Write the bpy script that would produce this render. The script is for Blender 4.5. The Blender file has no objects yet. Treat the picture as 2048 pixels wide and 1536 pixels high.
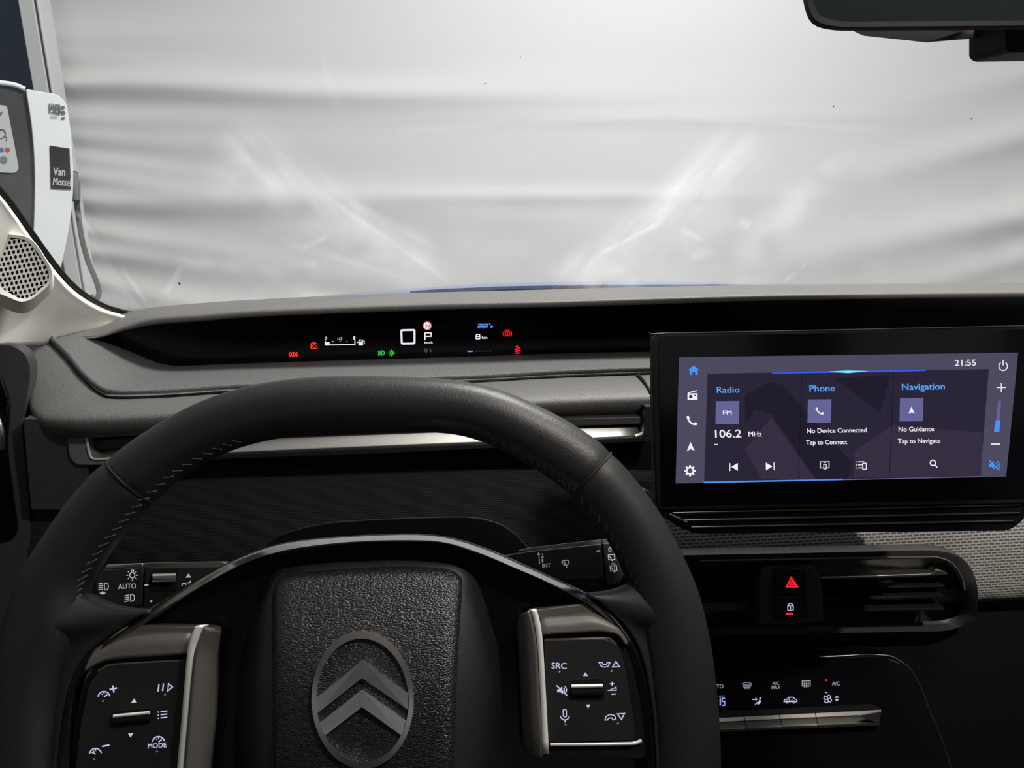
import bpy, bmesh, math, random
import numpy as np
from mathutils import Vector, Matrix
random.seed(4)
SC = bpy.context.scene
COL = SC.collection

# ------------------------------------------------------------------ camera
F_PX = 1450.0
PITCH, YAW = math.radians(14.0), math.radians(6.0)
CAM = Vector((0.0, 0.0, 1.20))
ROT = Matrix.Rotation(-YAW, 3, 'Z') @ Matrix.Rotation(math.pi/2 - PITCH, 3, 'X')
cam_d = bpy.data.cameras.new('camera')
cam_d.sensor_fit = 'HORIZONTAL'; cam_d.sensor_width = 36.0
cam_d.lens = 36.0*F_PX/2048.0
cam_d.clip_start = 0.01; cam_d.clip_end = 60
cam = bpy.data.objects.new('camera', cam_d); COL.objects.link(cam)
cam.location = CAM; cam.rotation_euler = ROT.to_euler()
SC.camera = cam

# ------------------------------------------------------------------ light, exposure
w = bpy.data.worlds.new('showroom_light'); SC.world = w; w.use_nodes = True
bg = w.node_tree.nodes['Background']
bg.inputs[0].default_value = (0.965, 0.98, 0.99, 1); bg.inputs[1].default_value = 0.42
SC.view_settings.view_transform = 'Standard'; SC.view_settings.look = 'None'
SC.view_settings.exposure = 0.0; SC.view_settings.gamma = 1.0
SC.view_settings.use_curve_mapping = False

def area(name, loc, target, size, power, color, size_y=None):
    d = bpy.data.lights.new(name, 'AREA'); d.energy = power; d.color = color
    d.shape = 'RECTANGLE'; d.size = size; d.size_y = size_y or size
    o = bpy.data.objects.new(name, d); COL.objects.link(o); o.location = loc
    o.rotation_euler = (Vector(target)-Vector(loc)).to_track_quat('-Z', 'Y').to_euler()
    return o
# ceiling lamps of the hall above the bonnet, and the cabin's roof lamp near the mirror
area('hall_ceiling_lamp', (0.80, 1.22, 3.0), (0.55, 1.15, 1.0), 0.55, 80, (1.0, 0.965, 0.905), 0.40)
area('cabin_roof_lamp', (0.30, 0.15, 1.535), (0.20, 0.62, 0.98), 0.085, 3.0, (1.0, 0.94, 0.87), 0.05)
sp = bpy.data.lights.new('passenger_reading_lamp', 'SPOT'); sp.energy = 30; sp.color = (1.0, .94, .86); sp.spot_size = math.radians(34); sp.spot_blend = .35; sp.shadow_soft_size = .012
spo = bpy.data.objects.new('passenger_reading_lamp', sp); COL.objects.link(spo); spo.location = (.62, .12, 1.53)
spo.rotation_euler = (Vector((.56, .61, .86))-Vector((.62, .12, 1.53))).to_track_quat('-Z', 'Y').to_euler()

# ------------------------------------------------------------------ pixel helpers (2048 x 1536 frame)
def ray(px, py):
    return ROT @ Vector(((px-1024)/F_PX, (768-py)/F_PX, -1.0))
def at(px, py, Y):
    d = ray(px, py); return CAM + d*(Y/d.y)
class Plane:
    def __init__(s, o, n):
        s.o = Vector(o); s.n = Vector(n).normalized()
        s.u = Vector((0, 0, 1)).cross(s.n).normalized()
        s.v = s.n.cross(s.u).normalized()
    def P(s, px, py, h=0.0):
        d = ray(px, py); o = s.o + s.n*h
        return CAM + d*((o-CAM).dot(s.n)/d.dot(s.n))
    def uv(s, px, py, h=0.0):
        q = s.P(px, py, h)-s.o; return (q.dot(s.u), q.dot(s.v))
    def W(s, u, v, h=0.0):
        return s.o + s.u*u + s.v*v + s.n*h

def lin(c):
    f = lambda x: x/12.92 if x <= .04045 else ((x+.055)/1.055)**2.4
    return tuple(f(x/255.0) for x in c)

# ------------------------------------------------------------------ materials
MATS = {}
def mat(name, base=(.5,.5,.5), rough=.5, metal=0.0, bump=None, emit=None, estr=1.0, spec=.5, var=None, coat=0.0):
    m = bpy.data.materials.new(name); m.use_nodes = True
    nt = m.node_tree; b = nt.nodes['Principled BSDF']
    b.inputs['Base Color'].default_value = (*base, 1)
    b.inputs['Roughness'].default_value = rough; b.inputs['Metallic'].default_value = metal
    b.inputs['Specular IOR Level'].default_value = spec
    if coat: b.inputs['Coat Weight'].default_value = coat; b.inputs['Coat Roughness'].default_value = .03
    if emit:
        b.inputs['Emission Color'].default_value = (*emit, 1); b.inputs['Emission Strength'].default_value = estr
    tc = nt.nodes.new('ShaderNodeTexCoord')
    if var:                      # colour variation (grain, wear)
        sc, amt = var
        n = nt.nodes.new('ShaderNodeTexNoise'); n.inputs['Scale'].default_value = sc; n.inputs['Detail'].default_value = 4
        nt.links.new(tc.outputs['Object'], n.inputs['Vector'])
        r = nt.nodes.new('ShaderNodeMapRange'); r.inputs[3].default_value = 1-amt; r.inputs[4].default_value = 1+amt
        nt.links.new(n.outputs['Fac'], r.inputs[0])
        mx = nt.nodes.new('ShaderNodeVectorMath'); mx.operation = 'SCALE'; mx.inputs[0].default_value = base
        nt.links.new(r.outputs[0], mx.inputs['Scale']); nt.links.new(mx.outputs[0], b.inputs['Base Color'])
    if bump:
        kind, sc, strength, dist = bump
        mp = nt.nodes.new('ShaderNodeMapping'); mp.inputs['Scale'].default_value = sc if isinstance(sc, tuple) else (sc, sc, sc)
        nt.links.new(tc.outputs['Object'], mp.inputs['Vector'])
        bn = nt.nodes.new('ShaderNodeBump'); bn.inputs['Strength'].default_value = strength; bn.inputs['Distance'].default_value = dist
        if kind == 'noise':
            t = nt.nodes.new('ShaderNodeTexNoise'); t.inputs['Scale'].default_value = 1; t.inputs['Detail'].default_value = 3; out = t.outputs['Fac']
        elif kind == 'leather':
            nz = nt.nodes.new('ShaderNodeTexNoise'); nz.inputs['Scale'].default_value = .35; nz.inputs['Detail'].default_value = 1
            nt.links.new(mp.outputs[0], nz.inputs['Vector'])
            ad = nt.nodes.new('ShaderNodeVectorMath'); ad.operation = 'MULTIPLY_ADD'
            ad.inputs[1].default_value = (1.6, 1.6, 1.6)
            nt.links.new(nz.outputs['Color'], ad.inputs[0]); nt.links.new(mp.outputs[0], ad.inputs[2])
            t = nt.nodes.new('ShaderNodeTexVoronoi'); t.feature = 'F1'; t.inputs['Scale'].default_value = 1
            nt.links.new(ad.outputs[0], t.inputs['Vector'])
            iv = nt.nodes.new('ShaderNodeMath'); iv.operation = 'SUBTRACT'; iv.inputs[0].default_value = 1
            nt.links.new(t.outputs['Distance'], iv.inputs[1]); out = iv.outputs[0]; t = None
        elif kind == 'brick':
            t = nt.nodes.new('ShaderNodeTexBrick'); t.inputs['Scale'].default_value = 1
            t.inputs['Color1'].default_value = (0,0,0,1); t.inputs['Color2'].default_value = (0,0,0,1); t.inputs['Mortar'].default_value = (1,1,1,1)
            t.inputs['Mortar Size'].default_value = .33; t.inputs['Mortar Smooth'].default_value = .35
            t.inputs['Brick Width'].default_value = 2.2; t.inputs['Row Height'].default_value = 1.0; out = t.outputs['Color']
            # brick works in XY: swing Z into Y
            mp.inputs['Rotation'].default_value = (-math.pi/2, 0, 0)
        elif kind == 'wave':
            t = nt.nodes.new('ShaderNodeTexWave'); t.bands_direction = 'Z'; t.inputs['Scale'].default_value = 1
            t.inputs['Distortion'].default_value = .3; out = t.outputs['Fac']
        if t: nt.links.new(mp.outputs[0], t.inputs['Vector'])
        nt.links.new(out, bn.inputs['Height']); nt.links.new(bn.outputs[0], b.inputs['Normal'])
        if kind == 'brick':      # woven threads darker inside the dimples
            mc = nt.nodes.new('ShaderNodeMix'); mc.data_type = 'RGBA'
            mc.inputs['A'].default_value = (base[0]*.22, base[1]*.22, base[2]*.22, 1); mc.inputs['B'].default_value = (*base, 1)
            nt.links.new(out, mc.inputs['Factor']); nt.links.new(mc.outputs['Result'], b.inputs['Base Color'])
    MATS[name] = m
    return m
def emis(name, rgb, s=1.0):
    return mat(name, base=(0,0,0), rough=.6, emit=lin(rgb), estr=s, spec=0.0)

M_VIS   = mat('visor_grained_plastic', (.128,.123,.119), .46, bump=('noise', 1100, .6, .0008), var=(800, .5))
M_PAD   = mat('soft_grained_plastic', (.100,.098,.095), .50, bump=('noise', 1100, .55, .0008), var=(800, .5))
M_SHELF = mat('soft_shelf_plastic', (.105,.105,.106), .58, bump=('noise', 1000, .8, .0011), var=(900, .7))
M_DOOR  = mat('door_grained_plastic', (.04,.04,.04), .5, bump=('noise', 1300, .3, .0005))
M_ARCH  = mat('dark_chrome', (.34,.34,.35), .13, metal=1.0)
M_STEP  = mat('ledge_gloss', (.10,.10,.105), .22, metal=1.0)
M_CAP   = mat('vent_cap_grey', (.15,.148,.145), .4)
M_DARK  = mat('dark_plastic', (.011,.011,.0115), .5, bump=('noise', 1600, .2, .0004), spec=.35)
M_BLACK = mat('matt_black_plastic', (.0032,.0032,.0035), .6, spec=.18)
M_INNER = mat('deep_black_gloss', (.002,.002,.0025), .22, spec=.18)
M_BAR   = mat('bright_satin_bar', (.86,.84,.80), .40, metal=1.0, bump=('noise', 2500, .3, .0002))
M_GLOSS = mat('piano_black', (.003,.003,.004), .06, spec=.5)
M_DISP  = mat('display_cover_glass', (.0015,.0015,.002), .12, spec=.25)
M_RIM   = mat('rim_leather', (.0115,.0114,.0113), .44, bump=('noise', 1100, .3, .0005), spec=.42)
M_RIMS  = mat('rim_smooth_leather', (.0120,.0117,.0114), .5, bump=('noise', 1700, .15, .0003), spec=.32)
M_HUB   = mat('airbag_leather', (.0110,.0107,.0107), .38, bump=('leather', (760, 1500, 1500), .75, .0005), spec=.5)
M_HUBS  = mat('airbag_skirt_plastic', (.0095,.0092,.009), .5, bump=('noise', 1500, .2, .0004))
M_BLADE = mat('silver_painted_plastic', (.80,.78,.74), .38, metal=.35)
M_POD   = mat('pod_grey_plastic', (.070,.065,.059), .45, bump=('noise', 1800, .12, .0003))
M_BTN   = mat('button_panel_plastic', (.0085,.0085,.009), .5, bump=('noise', 1600, .15, .0003), spec=.35)
M_SILV  = mat('satin_silver', (.72,.70,.67), .30, metal=1.0, bump=('noise', 2500, .25, .0002))
M_DSILV = mat('dark_satin_silver', (.30,.29,.28), .35, metal=1.0)
M_EMB   = mat('brushed_emblem_steel', (.62,.59,.57), .28, metal=1.0, var=(60, .25))
M_CREAM = mat('cream_pillar_trim', (.76,.745,.69), .6, bump=('noise', 1300, .2, .0004))
M_FABR  = mat('woven_dash_fabric', (.21,.20,.19), .85, bump=('brick', (330, 330, 330), .9, .0012))
M_RIB   = mat('ribbed_knee_fabric', (.0075,.0075,.008), .8, bump=('wave', (170, 170, 170), .5, .001))
M_STITCH= mat('grey_thread', (.10,.10,.10), .7)
M_SEAM  = mat('seam_dark', (.004,.004,.004), .8)
M_PRINT = mat('faint_glow_print', (.80,.80,.80), .6, emit=(1,1,1), estr=.08)  # plain white stalk print, brightened by an added faint glow
M_PRINTG= mat('grey_print', (.30,.30,.30), .6)
M_HOUSE = mat('mirror_sensor_housing', (.42,.41,.42), .6)
M_MIRR  = mat('dimmed_mirror_glass', (.008,.011,.011), .2, spec=.2)
M_BLUE  = mat('blue_car_paint', (.02,.06,.34), .25, coat=.5)
M_WHITE = mat('white_lacquer', (.80,.84,.85), .25)
M_SMOKE = mat('smoked_front_panel', (.060,.066,.066), .18)
M_STICK = mat('pale_sticker', (.50,.52,.52), .5)
M_BSQ   = mat('black_sticker', (.012,.012,.012), .5)
M_CABLE = mat('grey_rubber_cable', (.045,.047,.047), .6, spec=.3)
M_POST  = mat('pale_painted_post', (.62,.63,.62), .5)
M_POSTD = mat('dark_post_joint', (.12,.125,.125), .6)
M_NIGHT = mat('dark_blue_window_pane', (.012,.030,.055), .15)
M_HEAD  = mat('headliner_fabric', (.62,.61,.59), .9)
M_FLOOR = mat('hall_floor', (.33,.33,.32), .5)
M_LAV   = emis('backlit_lavender_white', (205,200,235), .9)
M_WHITEL= emis('backlit_white', (238,238,248), 1.0)
M_RED   = emis('lit_red', (255,28,40), 1.5)
M_RED2  = emis('warning_red', (255,20,40), 2.0)
M_ORNG  = emis('warning_orange', (255,55,25), 2.0)
M_GREEN = emis('lit_green', (40,200,70), 1.2)
M_BLUEL = emis('lit_blue', (90,150,235), 1.0)
M_SIGN  = mat('printed_sign_red', (.75,.04,.04), .5, emit=lin((250,60,50)), estr=.9)

# ------------------------------------------------------------------ scene tree helpers
WLOC = {}
def tag(o, label=None, cat=None, group=None, kind=None):
    if label: o['label'] = label
    if cat: o['category'] = cat
    if group: o['group'] = group
    if kind: o['kind'] = kind
    return o
def thing(name, loc, label, cat, group=None, kind=None):
    o = bpy.data.objects.new(name, None); COL.objects.link(o)
    o.empty_display_size = .03; o.location = loc; WLOC[o] = Vector(loc)
    return tag(o, label, cat, group, kind)
def link(name, me, m, parent=None, smooth=None, bevel=None, solid=None, subsurf=0):
    """mesh given in world coordinates -> object whose origin is its own centre"""
    n = len(me.vertices)
    co = np.empty(n*3); me.vertices.foreach_get('co', co); co = co.reshape(-1, 3)
    c = (co.min(0)+co.max(0))/2
    me.vertices.foreach_set('co', (co-c).ravel()); me.update()
    o = bpy.data.objects.new(name, me); COL.objects.link(o)
    me.materials.append(m)
    if parent is not None:
        o.parent = parent; o.location = Vector(c)-WLOC[parent]
    else: o.location = Vector(c)
    WLOC[o] = Vector(c)
    if smooth is not None:
        me.shade_smooth()
        if smooth < 180: me.set_sharp_from_angle(angle=math.radians(smooth))
    if solid:
        s = o.modifiers.new('solid', 'SOLIDIFY'); s.thickness = solid; s.offset = -1
    if subsurf:
        s = o.modifiers.new('sub', 'SUBSURF'); s.levels = subsurf; s.render_levels = subsurf
    if bevel:
        b = o.modifiers.new('bevel', 'BEVEL'); b.width = bevel; b.segments = 3; b.limit_method = 'ANGLE'; b.angle_limit = math.radians(35)
        me.shade_smooth(); b.harden_normals = False
        me.set_sharp_from_angle(angle=math.radians(50))
    return o
def pyd(name, vs, fs, m, parent=None, **k):
    me = bpy.data.meshes.new(name); me.from_pydata([tuple(v) for v in vs], [], fs)
    me.validate(); 
    bm = bmesh.new(); bm.from_mesh(me); bmesh.ops.recalc_face_normals(bm, faces=bm.faces); bm.to_mesh(me); bm.free()
    return link(name, me, m, parent, **k)

# 2-D outline helpers (pixels)
def rnd(pts, r=8, n=5):
    out = []; N = len(pts)
    for i in range(N):
        p = pts[i]; ri = r
        if len(p) == 3: ri = p[2]
        a, b, c = (np.array(pts[i-1][:2], float), np.array(p[:2], float), np.array(pts[(i+1) % N][:2], float))
        la, lc = np.linalg.norm(a-b), np.linalg.norm(c-b)
        t = min(ri, la*.48, lc*.48)
        if t < .05: out.append(tuple(b)); continue
        p0 = b+(a-b)/la*t; p2 = b+(c-b)/lc*t
        for k in range(n+1):
            s = k/n; out.append(tuple((1-s)**2*p0+2*s*(1-s)*b+s*s*p2))
    return out
def cr(pts, n=6, closed=False):
    """catmull-rom through points of any dimension"""
    P = [np.array(p, float) for p in pts]; N = len(P); out = []
    rng = range(N) if closed else range(N-1)
    for i in rng:
        p1, p2 = P[i], P[(i+1) % N]
        p0 = P[i-1] if (closed or i > 0) else 2*p1-p2
        p3 = P[(i+2) % N] if (closed or i < N-2) else 2*p2-p1
        for k in range(n):
            t = k/n
            out.append(.5*((2*p1)+(-p0+p2)*t+(2*p0-5*p1+4*p2-p3)*t*t+(-p0+3*p1-3*p2+p3)*t**3))
    if not closed: out.append(P[-1])
    return out
def resample(pts, n, closed=True):
    P = np.array([p[:2] for p in pts], float)
    if closed: P = np.vstack([P, P[:1]])
    d = np.r_[0, np.cumsum(np.linalg.norm(np.diff(P, axis=0), axis=1))]
    t = np.linspace(0, d[-1], n+1)[:-1] if closed else np.linspace(0, d[-1], n)
    return list(zip(np.interp(t, d, P[:, 0]), np.interp(t, d, P[:, 1])))

# solids
def prism(name, pl, outline, h0, thick, m, parent, bevel=None, **k):
    f = [pl.P(x, y, h0) for x, y in outline]; b = [p-pl.n*thick for p in f]; n = len(f)
    fs = [list(range(n)), list(range(2*n-1, n-1, -1))]
    fs += [[i, i+n, (i+1) % n+n, (i+1) % n] for i in range(n)]
    return pyd(name, f+b, fs, m, parent, bevel=bevel, **k)
def prism3(name, pts, vec, m, parent, bevel=None, **k):
    f = [Vector(p) for p in pts]; v = Vector(vec); b = [p+v for p in f]; n = len(f)
    fs = [list(range(n)), list(range(2*n-1, n-1, -1))]+[[i, i+n, (i+1) % n+n, (i+1) % n] for i in range(n)]
    return pyd(name, f+b, fs, m, parent, bevel=bevel, **k)
def box(name, lo, hi, m, parent=None, **k):
    x0, y0, z0 = lo; x1, y1, z1 = hi
    return prism3(name, [(x0,y0,z0),(x1,y0,z0),(x1,y0,z1),(x0,y0,z1)], (0, y1-y0, 0), m, parent, **k)
def rings(name, pl, stack, m, parent, n=96, cap=True, back=None, smooth=40, hf=None):
    """stack of (outline px, height) rings from outside in, last one capped"""
    vs = []; fs = []
    R = []
    for ol, h in stack:
        q = resample(ol, n); R.append([pl.P(x, y, h+(hf(y) if hf else 0)) for x, y in q])
    if back is not None:
        R.insert(0, [p-pl.n*back for p in R[0]])
    for r in R: vs += r
    for k in range(len(R)-1):
        for i in range(n):
            j = (i+1) % n; fs.append([k*n+i, k*n+j, (k+1)*n+j, (k+1)*n+i])
    if cap: fs.append([(len(R)-1)*n+i for i in range(n)])
    if back is not None: fs.append([i for i in range(n)][::-1])
    return pyd(name, vs, fs, m, parent, smooth=smooth)
def loft(name, rows, m, parent, nu=6, nv=4, solid=None, smooth=60, closed_u=False):
    """rows: list of rows of 3-D points (same length); catmull-rom both ways"""
    R = [cr([tuple(p) for p in r], nu) for r in rows]
    n = len(R[0])
    cols = [cr([R[k][i] for k in range(len(R))], nv) for i in range(n)]
    mlen = len(cols[0]); vs = []; fs = []
    for j in range(mlen):
        for i in range(n): vs.append(cols[i][j])
    for j in range(mlen-1):
        for i in range(n-1): fs.append([j*n+i, j*n+i+1, (j+1)*n+i+1, (j+1)*n+i])
    return pyd(name, vs, fs, m, parent, smooth=smooth, solid=solid)
def tube(name, path, r, m, parent, seg=10, closed=False, r2=None, nrm=None, smooth=60):
    P = [Vector(p) for p in path]; n = len(P); vs = []; fs = []
    for i, p in enumerate(P):
        a = P[(i-1) % n] if (closed or i > 0) else p; b = P[(i+1) % n] if (closed or i < n-1) else p
        t = (b-a).normalized()
        N = Vector(nrm) if nrm is not None else (Vector((0, 0, 1)) if abs(t.z) < .9 else Vector((1, 0, 0)))
        s = t.cross(N).normalized(); q = s.cross(t).normalized()
        ra = r[i] if isinstance(r, (list, tuple)) else r
        rb = (r2[i] if isinstance(r2, (list, tuple)) else r2) if r2 is not None else ra
        for k in range(seg):
            an = 2*math.pi*k/seg; vs.append(p+s*math.cos(an)*ra+q*math.sin(an)*rb)
    for i in range(n if closed else n-1):
        j = (i+1) % n
        for k in range(seg):
            l = (k+1) % seg; fs.append([i*seg+k, i*seg+l, j*seg+l, j*seg+k])
    if not closed: fs += [list(range(seg))[::-1], [(n-1)*seg+k for k in range(seg)]]
    return pyd(name, vs, fs, m, parent, smooth=smooth)

# flat print: strokes, fills and lettering collected in photo pixels on a plane
_TXT = {}
def glyphs(s):
    if s in _TXT: return _TXT[s]
    c = bpy.data.curves.new('lettering', 'FONT'); c.body = s; c.size = 1; c.resolution_u = 3; c.offset = 0.0
    o = bpy.data.objects.new('lettering', c); COL.objects.link(o)
    dg = bpy.context.evaluated_depsgraph_get(); me = bpy.data.meshes.new_from_object(o.evaluated_get(dg))
    v = np.array([(p.co.x, p.co.y) for p in me.vertices]); f = [tuple(q.vertices) for q in me.polygons]
    bpy.data.objects.remove(o); bpy.data.curves.remove(c); bpy.data.meshes.remove(me)
    _TXT[s] = (v, f); return v, f
class Ink:
    def __init__(s): s.v = []; s.f = []; s.xf(0, 0)
    def xf(s, cx, cy, sc=1.0, rot=0.0, shear=0.0):
        s.t = (cx, cy, sc, math.cos(math.radians(rot)), math.sin(math.radians(rot)), shear); return s
    def _m(s, x, y):
        cx, cy, sc, c, d, sh = s.t; x = x - sh*y
        return (cx+sc*(x*c-y*d), cy+sc*(x*d+y*c))
    def fill(s, pts):
        i = len(s.v); s.v += [s._m(*p[:2]) for p in pts]; s.f.append(list(range(i, i+len(pts)))); return s
    def line(s, pts, wd=2.0, closed=False):
        P = [np.array(p[:2], float) for p in pts]; n = len(P); L = []; R = []
        for i in range(n):
            a = P[i-1] if (closed or i) else None; b = P[(i+1) % n] if (closed or i < n-1) else None
            d1 = (P[i]-a) if a is not None else (b-P[i]); d2 = (b-P[i]) if b is not None else d1
            d1 = d1/(np.linalg.norm(d1)+1e-9); d2 = d2/(np.linalg.norm(d2)+1e-9)
            t = d1+d2; t = t/(np.linalg.norm(t)+1e-9); nn = np.array([-t[1], t[0]])
            k = wd/2/max(.35, abs(nn.dot(np.array([-d1[1], d1[0]]))))
            L.append(P[i]+nn*k); R.append(P[i]-nn*k)
        i0 = len(s.v); s.v += [s._m(*p) for p in L]+[s._m(*p) for p in R]
        for i in range(n if closed else n-1):
            j = (i+1) % n; s.f.append([i0+i, i0+j, i0+n+j, i0+n+i])
        return s
    def arc(s, x, y, r, a0, a1, wd=2.0, n=14, ry=None):
        ry = ry or r
        return s.line([(x+r*math.cos(math.radians(a0+(a1-a0)*k/n)), y+ry*math.sin(math.radians(a0+(a1-a0)*k/n))) for k in range(n+1)], wd)
    def ring(s, x, y, r, wd=2.0, n=20, ry=None):
        ry = ry or r
        return s.line([(x+r*math.cos(2*math.pi*k/n), y+ry*math.sin(2*math.pi*k/n)) for k in range(n)], wd, True)
    def disc(s, x, y, r, n=14, ry=None):
        ry = ry or r
        return s.fill([(x+r*math.cos(2*math.pi*k/n), y+ry*math.sin(2*math.pi*k/n)) for k in range(n)])
    def rect(s, x0, y0, x1, y1): return s.fill([(x0,y0),(x1,y0),(x1,y1),(x0,y1)])
    def text(s, st, x, y, wd, ht, rot=0, shear=0):
        """x,y = left end of the baseline, wd/ht = size of the lettering's box"""
        v, f = glyphs(st); lo = v.min(0); hi = v.max(0); sc = (wd/(hi[0]-lo[0]), ht/max(.69 if any(ch in st for ch in 'gpqy,') else hi[1]-0, .1))
        c, d = math.cos(math.radians(rot)), math.sin(math.radians(rot)); i = len(s.v)
        for dx, dy in ((-.022*ht, 0), (.022*ht, 0), (0, .018*ht)):          # three close strikes give a semi-bold weight
            i = len(s.v)
            for p in v:
                X = (p[0]-lo[0])*sc[0]+dx; Y = -p[1]*sc[1]+dy; X -= shear*Y
                s.v.append(s._m(x+X*c-Y*d, y+X*d+Y*c))
            s.f += [[i+k for k in q] for q in f]
        return s
    def take(s):
        s.t = s.t; return s
    def build(s, name, pl, h, m, parent, fn=None):
        P = fn if fn else (lambda x, y: pl.P(x, y, h))
        me = bpy.data.meshes.new(name); me.from_pydata([tuple(P(x, y)) for x, y in s.v], [], s.f); me.validate()
        bm = bmesh.new(); bm.from_mesh(me)
        bm.normal_update()
        for f in bm.faces:
            if f.normal.dot(CAM-f.calc_center_median()) < 0: f.normal_flip()
        bm.to_mesh(me); bm.free()
        return link(name, me, m, parent)


# ================================================================== THE HALL OUTSIDE
floor = box('floor', (-4, -3, -.05), (5, 4.2, 0), M_FLOOR); tag(floor, kind='structure', label='grey hall floor under the car')

# --- white cloth stretched across in front of the car
YC = 2.72
xl = at(112, 300, YC).x
def to_px(x, y, z):
    q = np.stack([x-CAM.x, y-CAM.y, z-CAM.z], -1) @ np.array(ROT)
    return 1024+F_PX*q[..., 0]/-q[..., 2], 768-F_PX*q[..., 1]/-q[..., 2]
def vnoise(x, y, seed=0):
    def h(i, j):
        s = np.sin(i*127.1+j*311.7+seed*74.7)*43758.5453; return s-np.floor(s)
    i, j = np.floor(x), np.floor(y); fx, fy = x-i, y-j; fx = fx*fx*(3-2*fx); fy = fy*fy*(3-2*fy)
    return (h(i,j)*(1-fx)+h(i+1,j)*fx)*(1-fy)+(h(i,j+1)*(1-fx)+h(i+1,j+1)*fx)*fy
def fbm(x, y, seed=0, o=4):
    r = 0; a = .5
    for k in range(o): r = r+a*vnoise(x*2**k, y*2**k, seed+k); a *= .5
    return r
def cloth():
    nx, nz = 240, 300
    x = np.linspace(xl-.30, 3.4, nx); z = np.linspace(0.02, 2.75, nz)
    X, Z = np.meshgrid(x, z)
    # the hem leans with the post it is tied to
    XL = at(60, -60, YC); XH = at(185, 640, YC)
    hem = XH.x+(Z-XH.z)*(XL.x-XH.x)/(XL.z-XH.z)
    d = np.zeros_like(X)
    t = np.clip((X-hem)/1.9, 0, None)
    px, py = to_px(X, np.full_like(X, YC), Z)
    # pulls fanning out from the tied left hem: (py at hem, slope, amplitude, half width px, reach)
    for y0, sl, a, wd, reach in [(-40,.02,.016,30,.30),(70,.03,.013,26,.22),(118,.01,.014,22,.25),(172,.016,.036,24,.62),(232,.02,.020,20,.26),(275,.03,.022,20,.24),(318,.10,.020,16,.24),
                                 (350,.09,.030,20,.30),(395,.03,.034,24,.48),(440,.20,.026,18,.30),(500,.10,.030,20,.28),(545,.20,.024,18,.30),(590,.10,.02,26,.4)]:
        u = (py-(y0+sl*(px-110)+6*np.sin(px/130.+y0)))/wd
        wid = 1+t*.9
        d += 1.45*a*np.exp(-(u/wid)**2)*np.exp(-np.clip(px-110,0,None)/(reach*780))
    # long faint horizontal folds across the middle
    for y0, sl, a, wd, c, s in [(392,.0,.014,17,1050,360),(190,.012,.010,22,700,420),(235,.0,.006,18,1350,500)]:
        d += .6*a*np.exp(-((py-(y0+sl*(px-700)))/wd)**2)*np.exp(-((px-c)/s)**2)
    # broad diagonal folds rising to the right
    for p0, p1, a, wd, x0, xw in [((1500,540),(2060,425),.045,36,2250,420),((1650,370),(2060,268),.030,34,2250,360),((1700,610),(2060,510),.018,24,2250,380),((1750,215),(2060,150),.016,30,2300,320)]:
        sl = (p1[1]-p0[1])/(p1[0]-p0[0]); u = (py-(p0[1]+sl*(px-p0[0])))/wd
        d += 1.25*a*np.exp(-u*u)*np.exp(-(np.clip(x0-px, 0, None)/xw)**2)
    d += .010*(fbm(X*1.1, Z*2.2, 3, 2)-.5)
    Xs = np.maximum(X, hem-.02)
    V = np.stack([Xs, YC-d, Z], -1).reshape(-1, 3)
    fs = [[j*nx+i, j*nx+i+1, (j+1)*nx+i+1, (j+1)*nx+i] for j in range(nz-1) for i in range(nx-1) if X[j, i+1] > hem[j, i+1]-.02]
    me = bpy.data.meshes.new('white_cloth'); me.from_pydata(V.tolist(), [], fs)
    bm = bmesh.new(); bm.from_mesh(me); bmesh.ops.delete(bm, geom=[v for v in bm.verts if not v.link_faces], context='VERTS'); bm.to_mesh(me); bm.free()
    return me
mc = bpy.data.materials.new('white_stretch_cloth'); mc.use_nodes = True
nt = mc.node_tree; nt.nodes.clear()
o_ = nt.nodes.new('ShaderNodeOutputMaterial'); df = nt.nodes.new('ShaderNodeBsdfDiffuse'); tr = nt.nodes.new('ShaderNodeBsdfTranslucent'); mx = nt.nodes.new('ShaderNodeMixShader')
df.inputs[0].default_value = (.80,.80,.785,1); tr.inputs[0].default_value = (.76,.78,.78,1); mx.inputs[0].default_value = .25
nt.links.new(df.outputs[0], mx.inputs[1]); nt.links.new(tr.outputs[0], mx.inputs[2]); nt.links.new(mx.outputs[0], o_.inputs[0])
cl = link('white_cloth', cloth(), mc, smooth=180)
tag(cl, 'large white cloth stretched in wrinkles in front of the windscreen', 'cloth')

# --- post the cloth is tied to, dark window left of it
pa, pb = at(60, -120, 2.60), at(192, 680, 2.60)
dirp = (pb-pa).normalized()
def post_strip(name, off0, off1, y0, y1, m, parent):
    top = pa-dirp*.5; k = (0.0-top.z)/dirp.z; bot = top+dirp*k
    pts = [top+Vector((off0,0,0)), top+Vector((off1,0,0)), bot+Vector((off1,0,0)), bot+Vector((off0,0,0))]
    pts = [Vector((p.x, y0, p.z)) for p in pts]
    return prism3(name, pts, (0, y1-y0, 0), m, parent, bevel=.004)
post = thing('cloth_post', ((pa-dirp*.5+dirp*(0.0-(pa-dirp*.5).z)/dirp.z).x, 2.62, 0), 'pale slim leaning post holding the left hem of the white cloth', 'post')
post_strip('post_face', -.058, -.012, 2.585, 2.66, M_POST, post)
post_strip('edge_joint', -.012, -.004, 2.60, 2.66, M_POSTD, post)
post_strip('edge_bead', -.004, .005, 2.58, 2.66, M_POST, post)
wn = thing('window_2', (at(0,300,2.95).x-.6, 2.95, 0), None, None, kind='structure'); tag(wn, 'dark blue window pane in the hall wall behind the post')
box('window_pane', (-3.6, 2.95, .45), (at(100,100,2.95).x, 2.97, 3.2), M_NIGHT, wn)
box('window_sill', (-3.6, 2.92, .0), (at(100,100,2.95).x, 2.99, .45), M_POST, wn)

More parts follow.
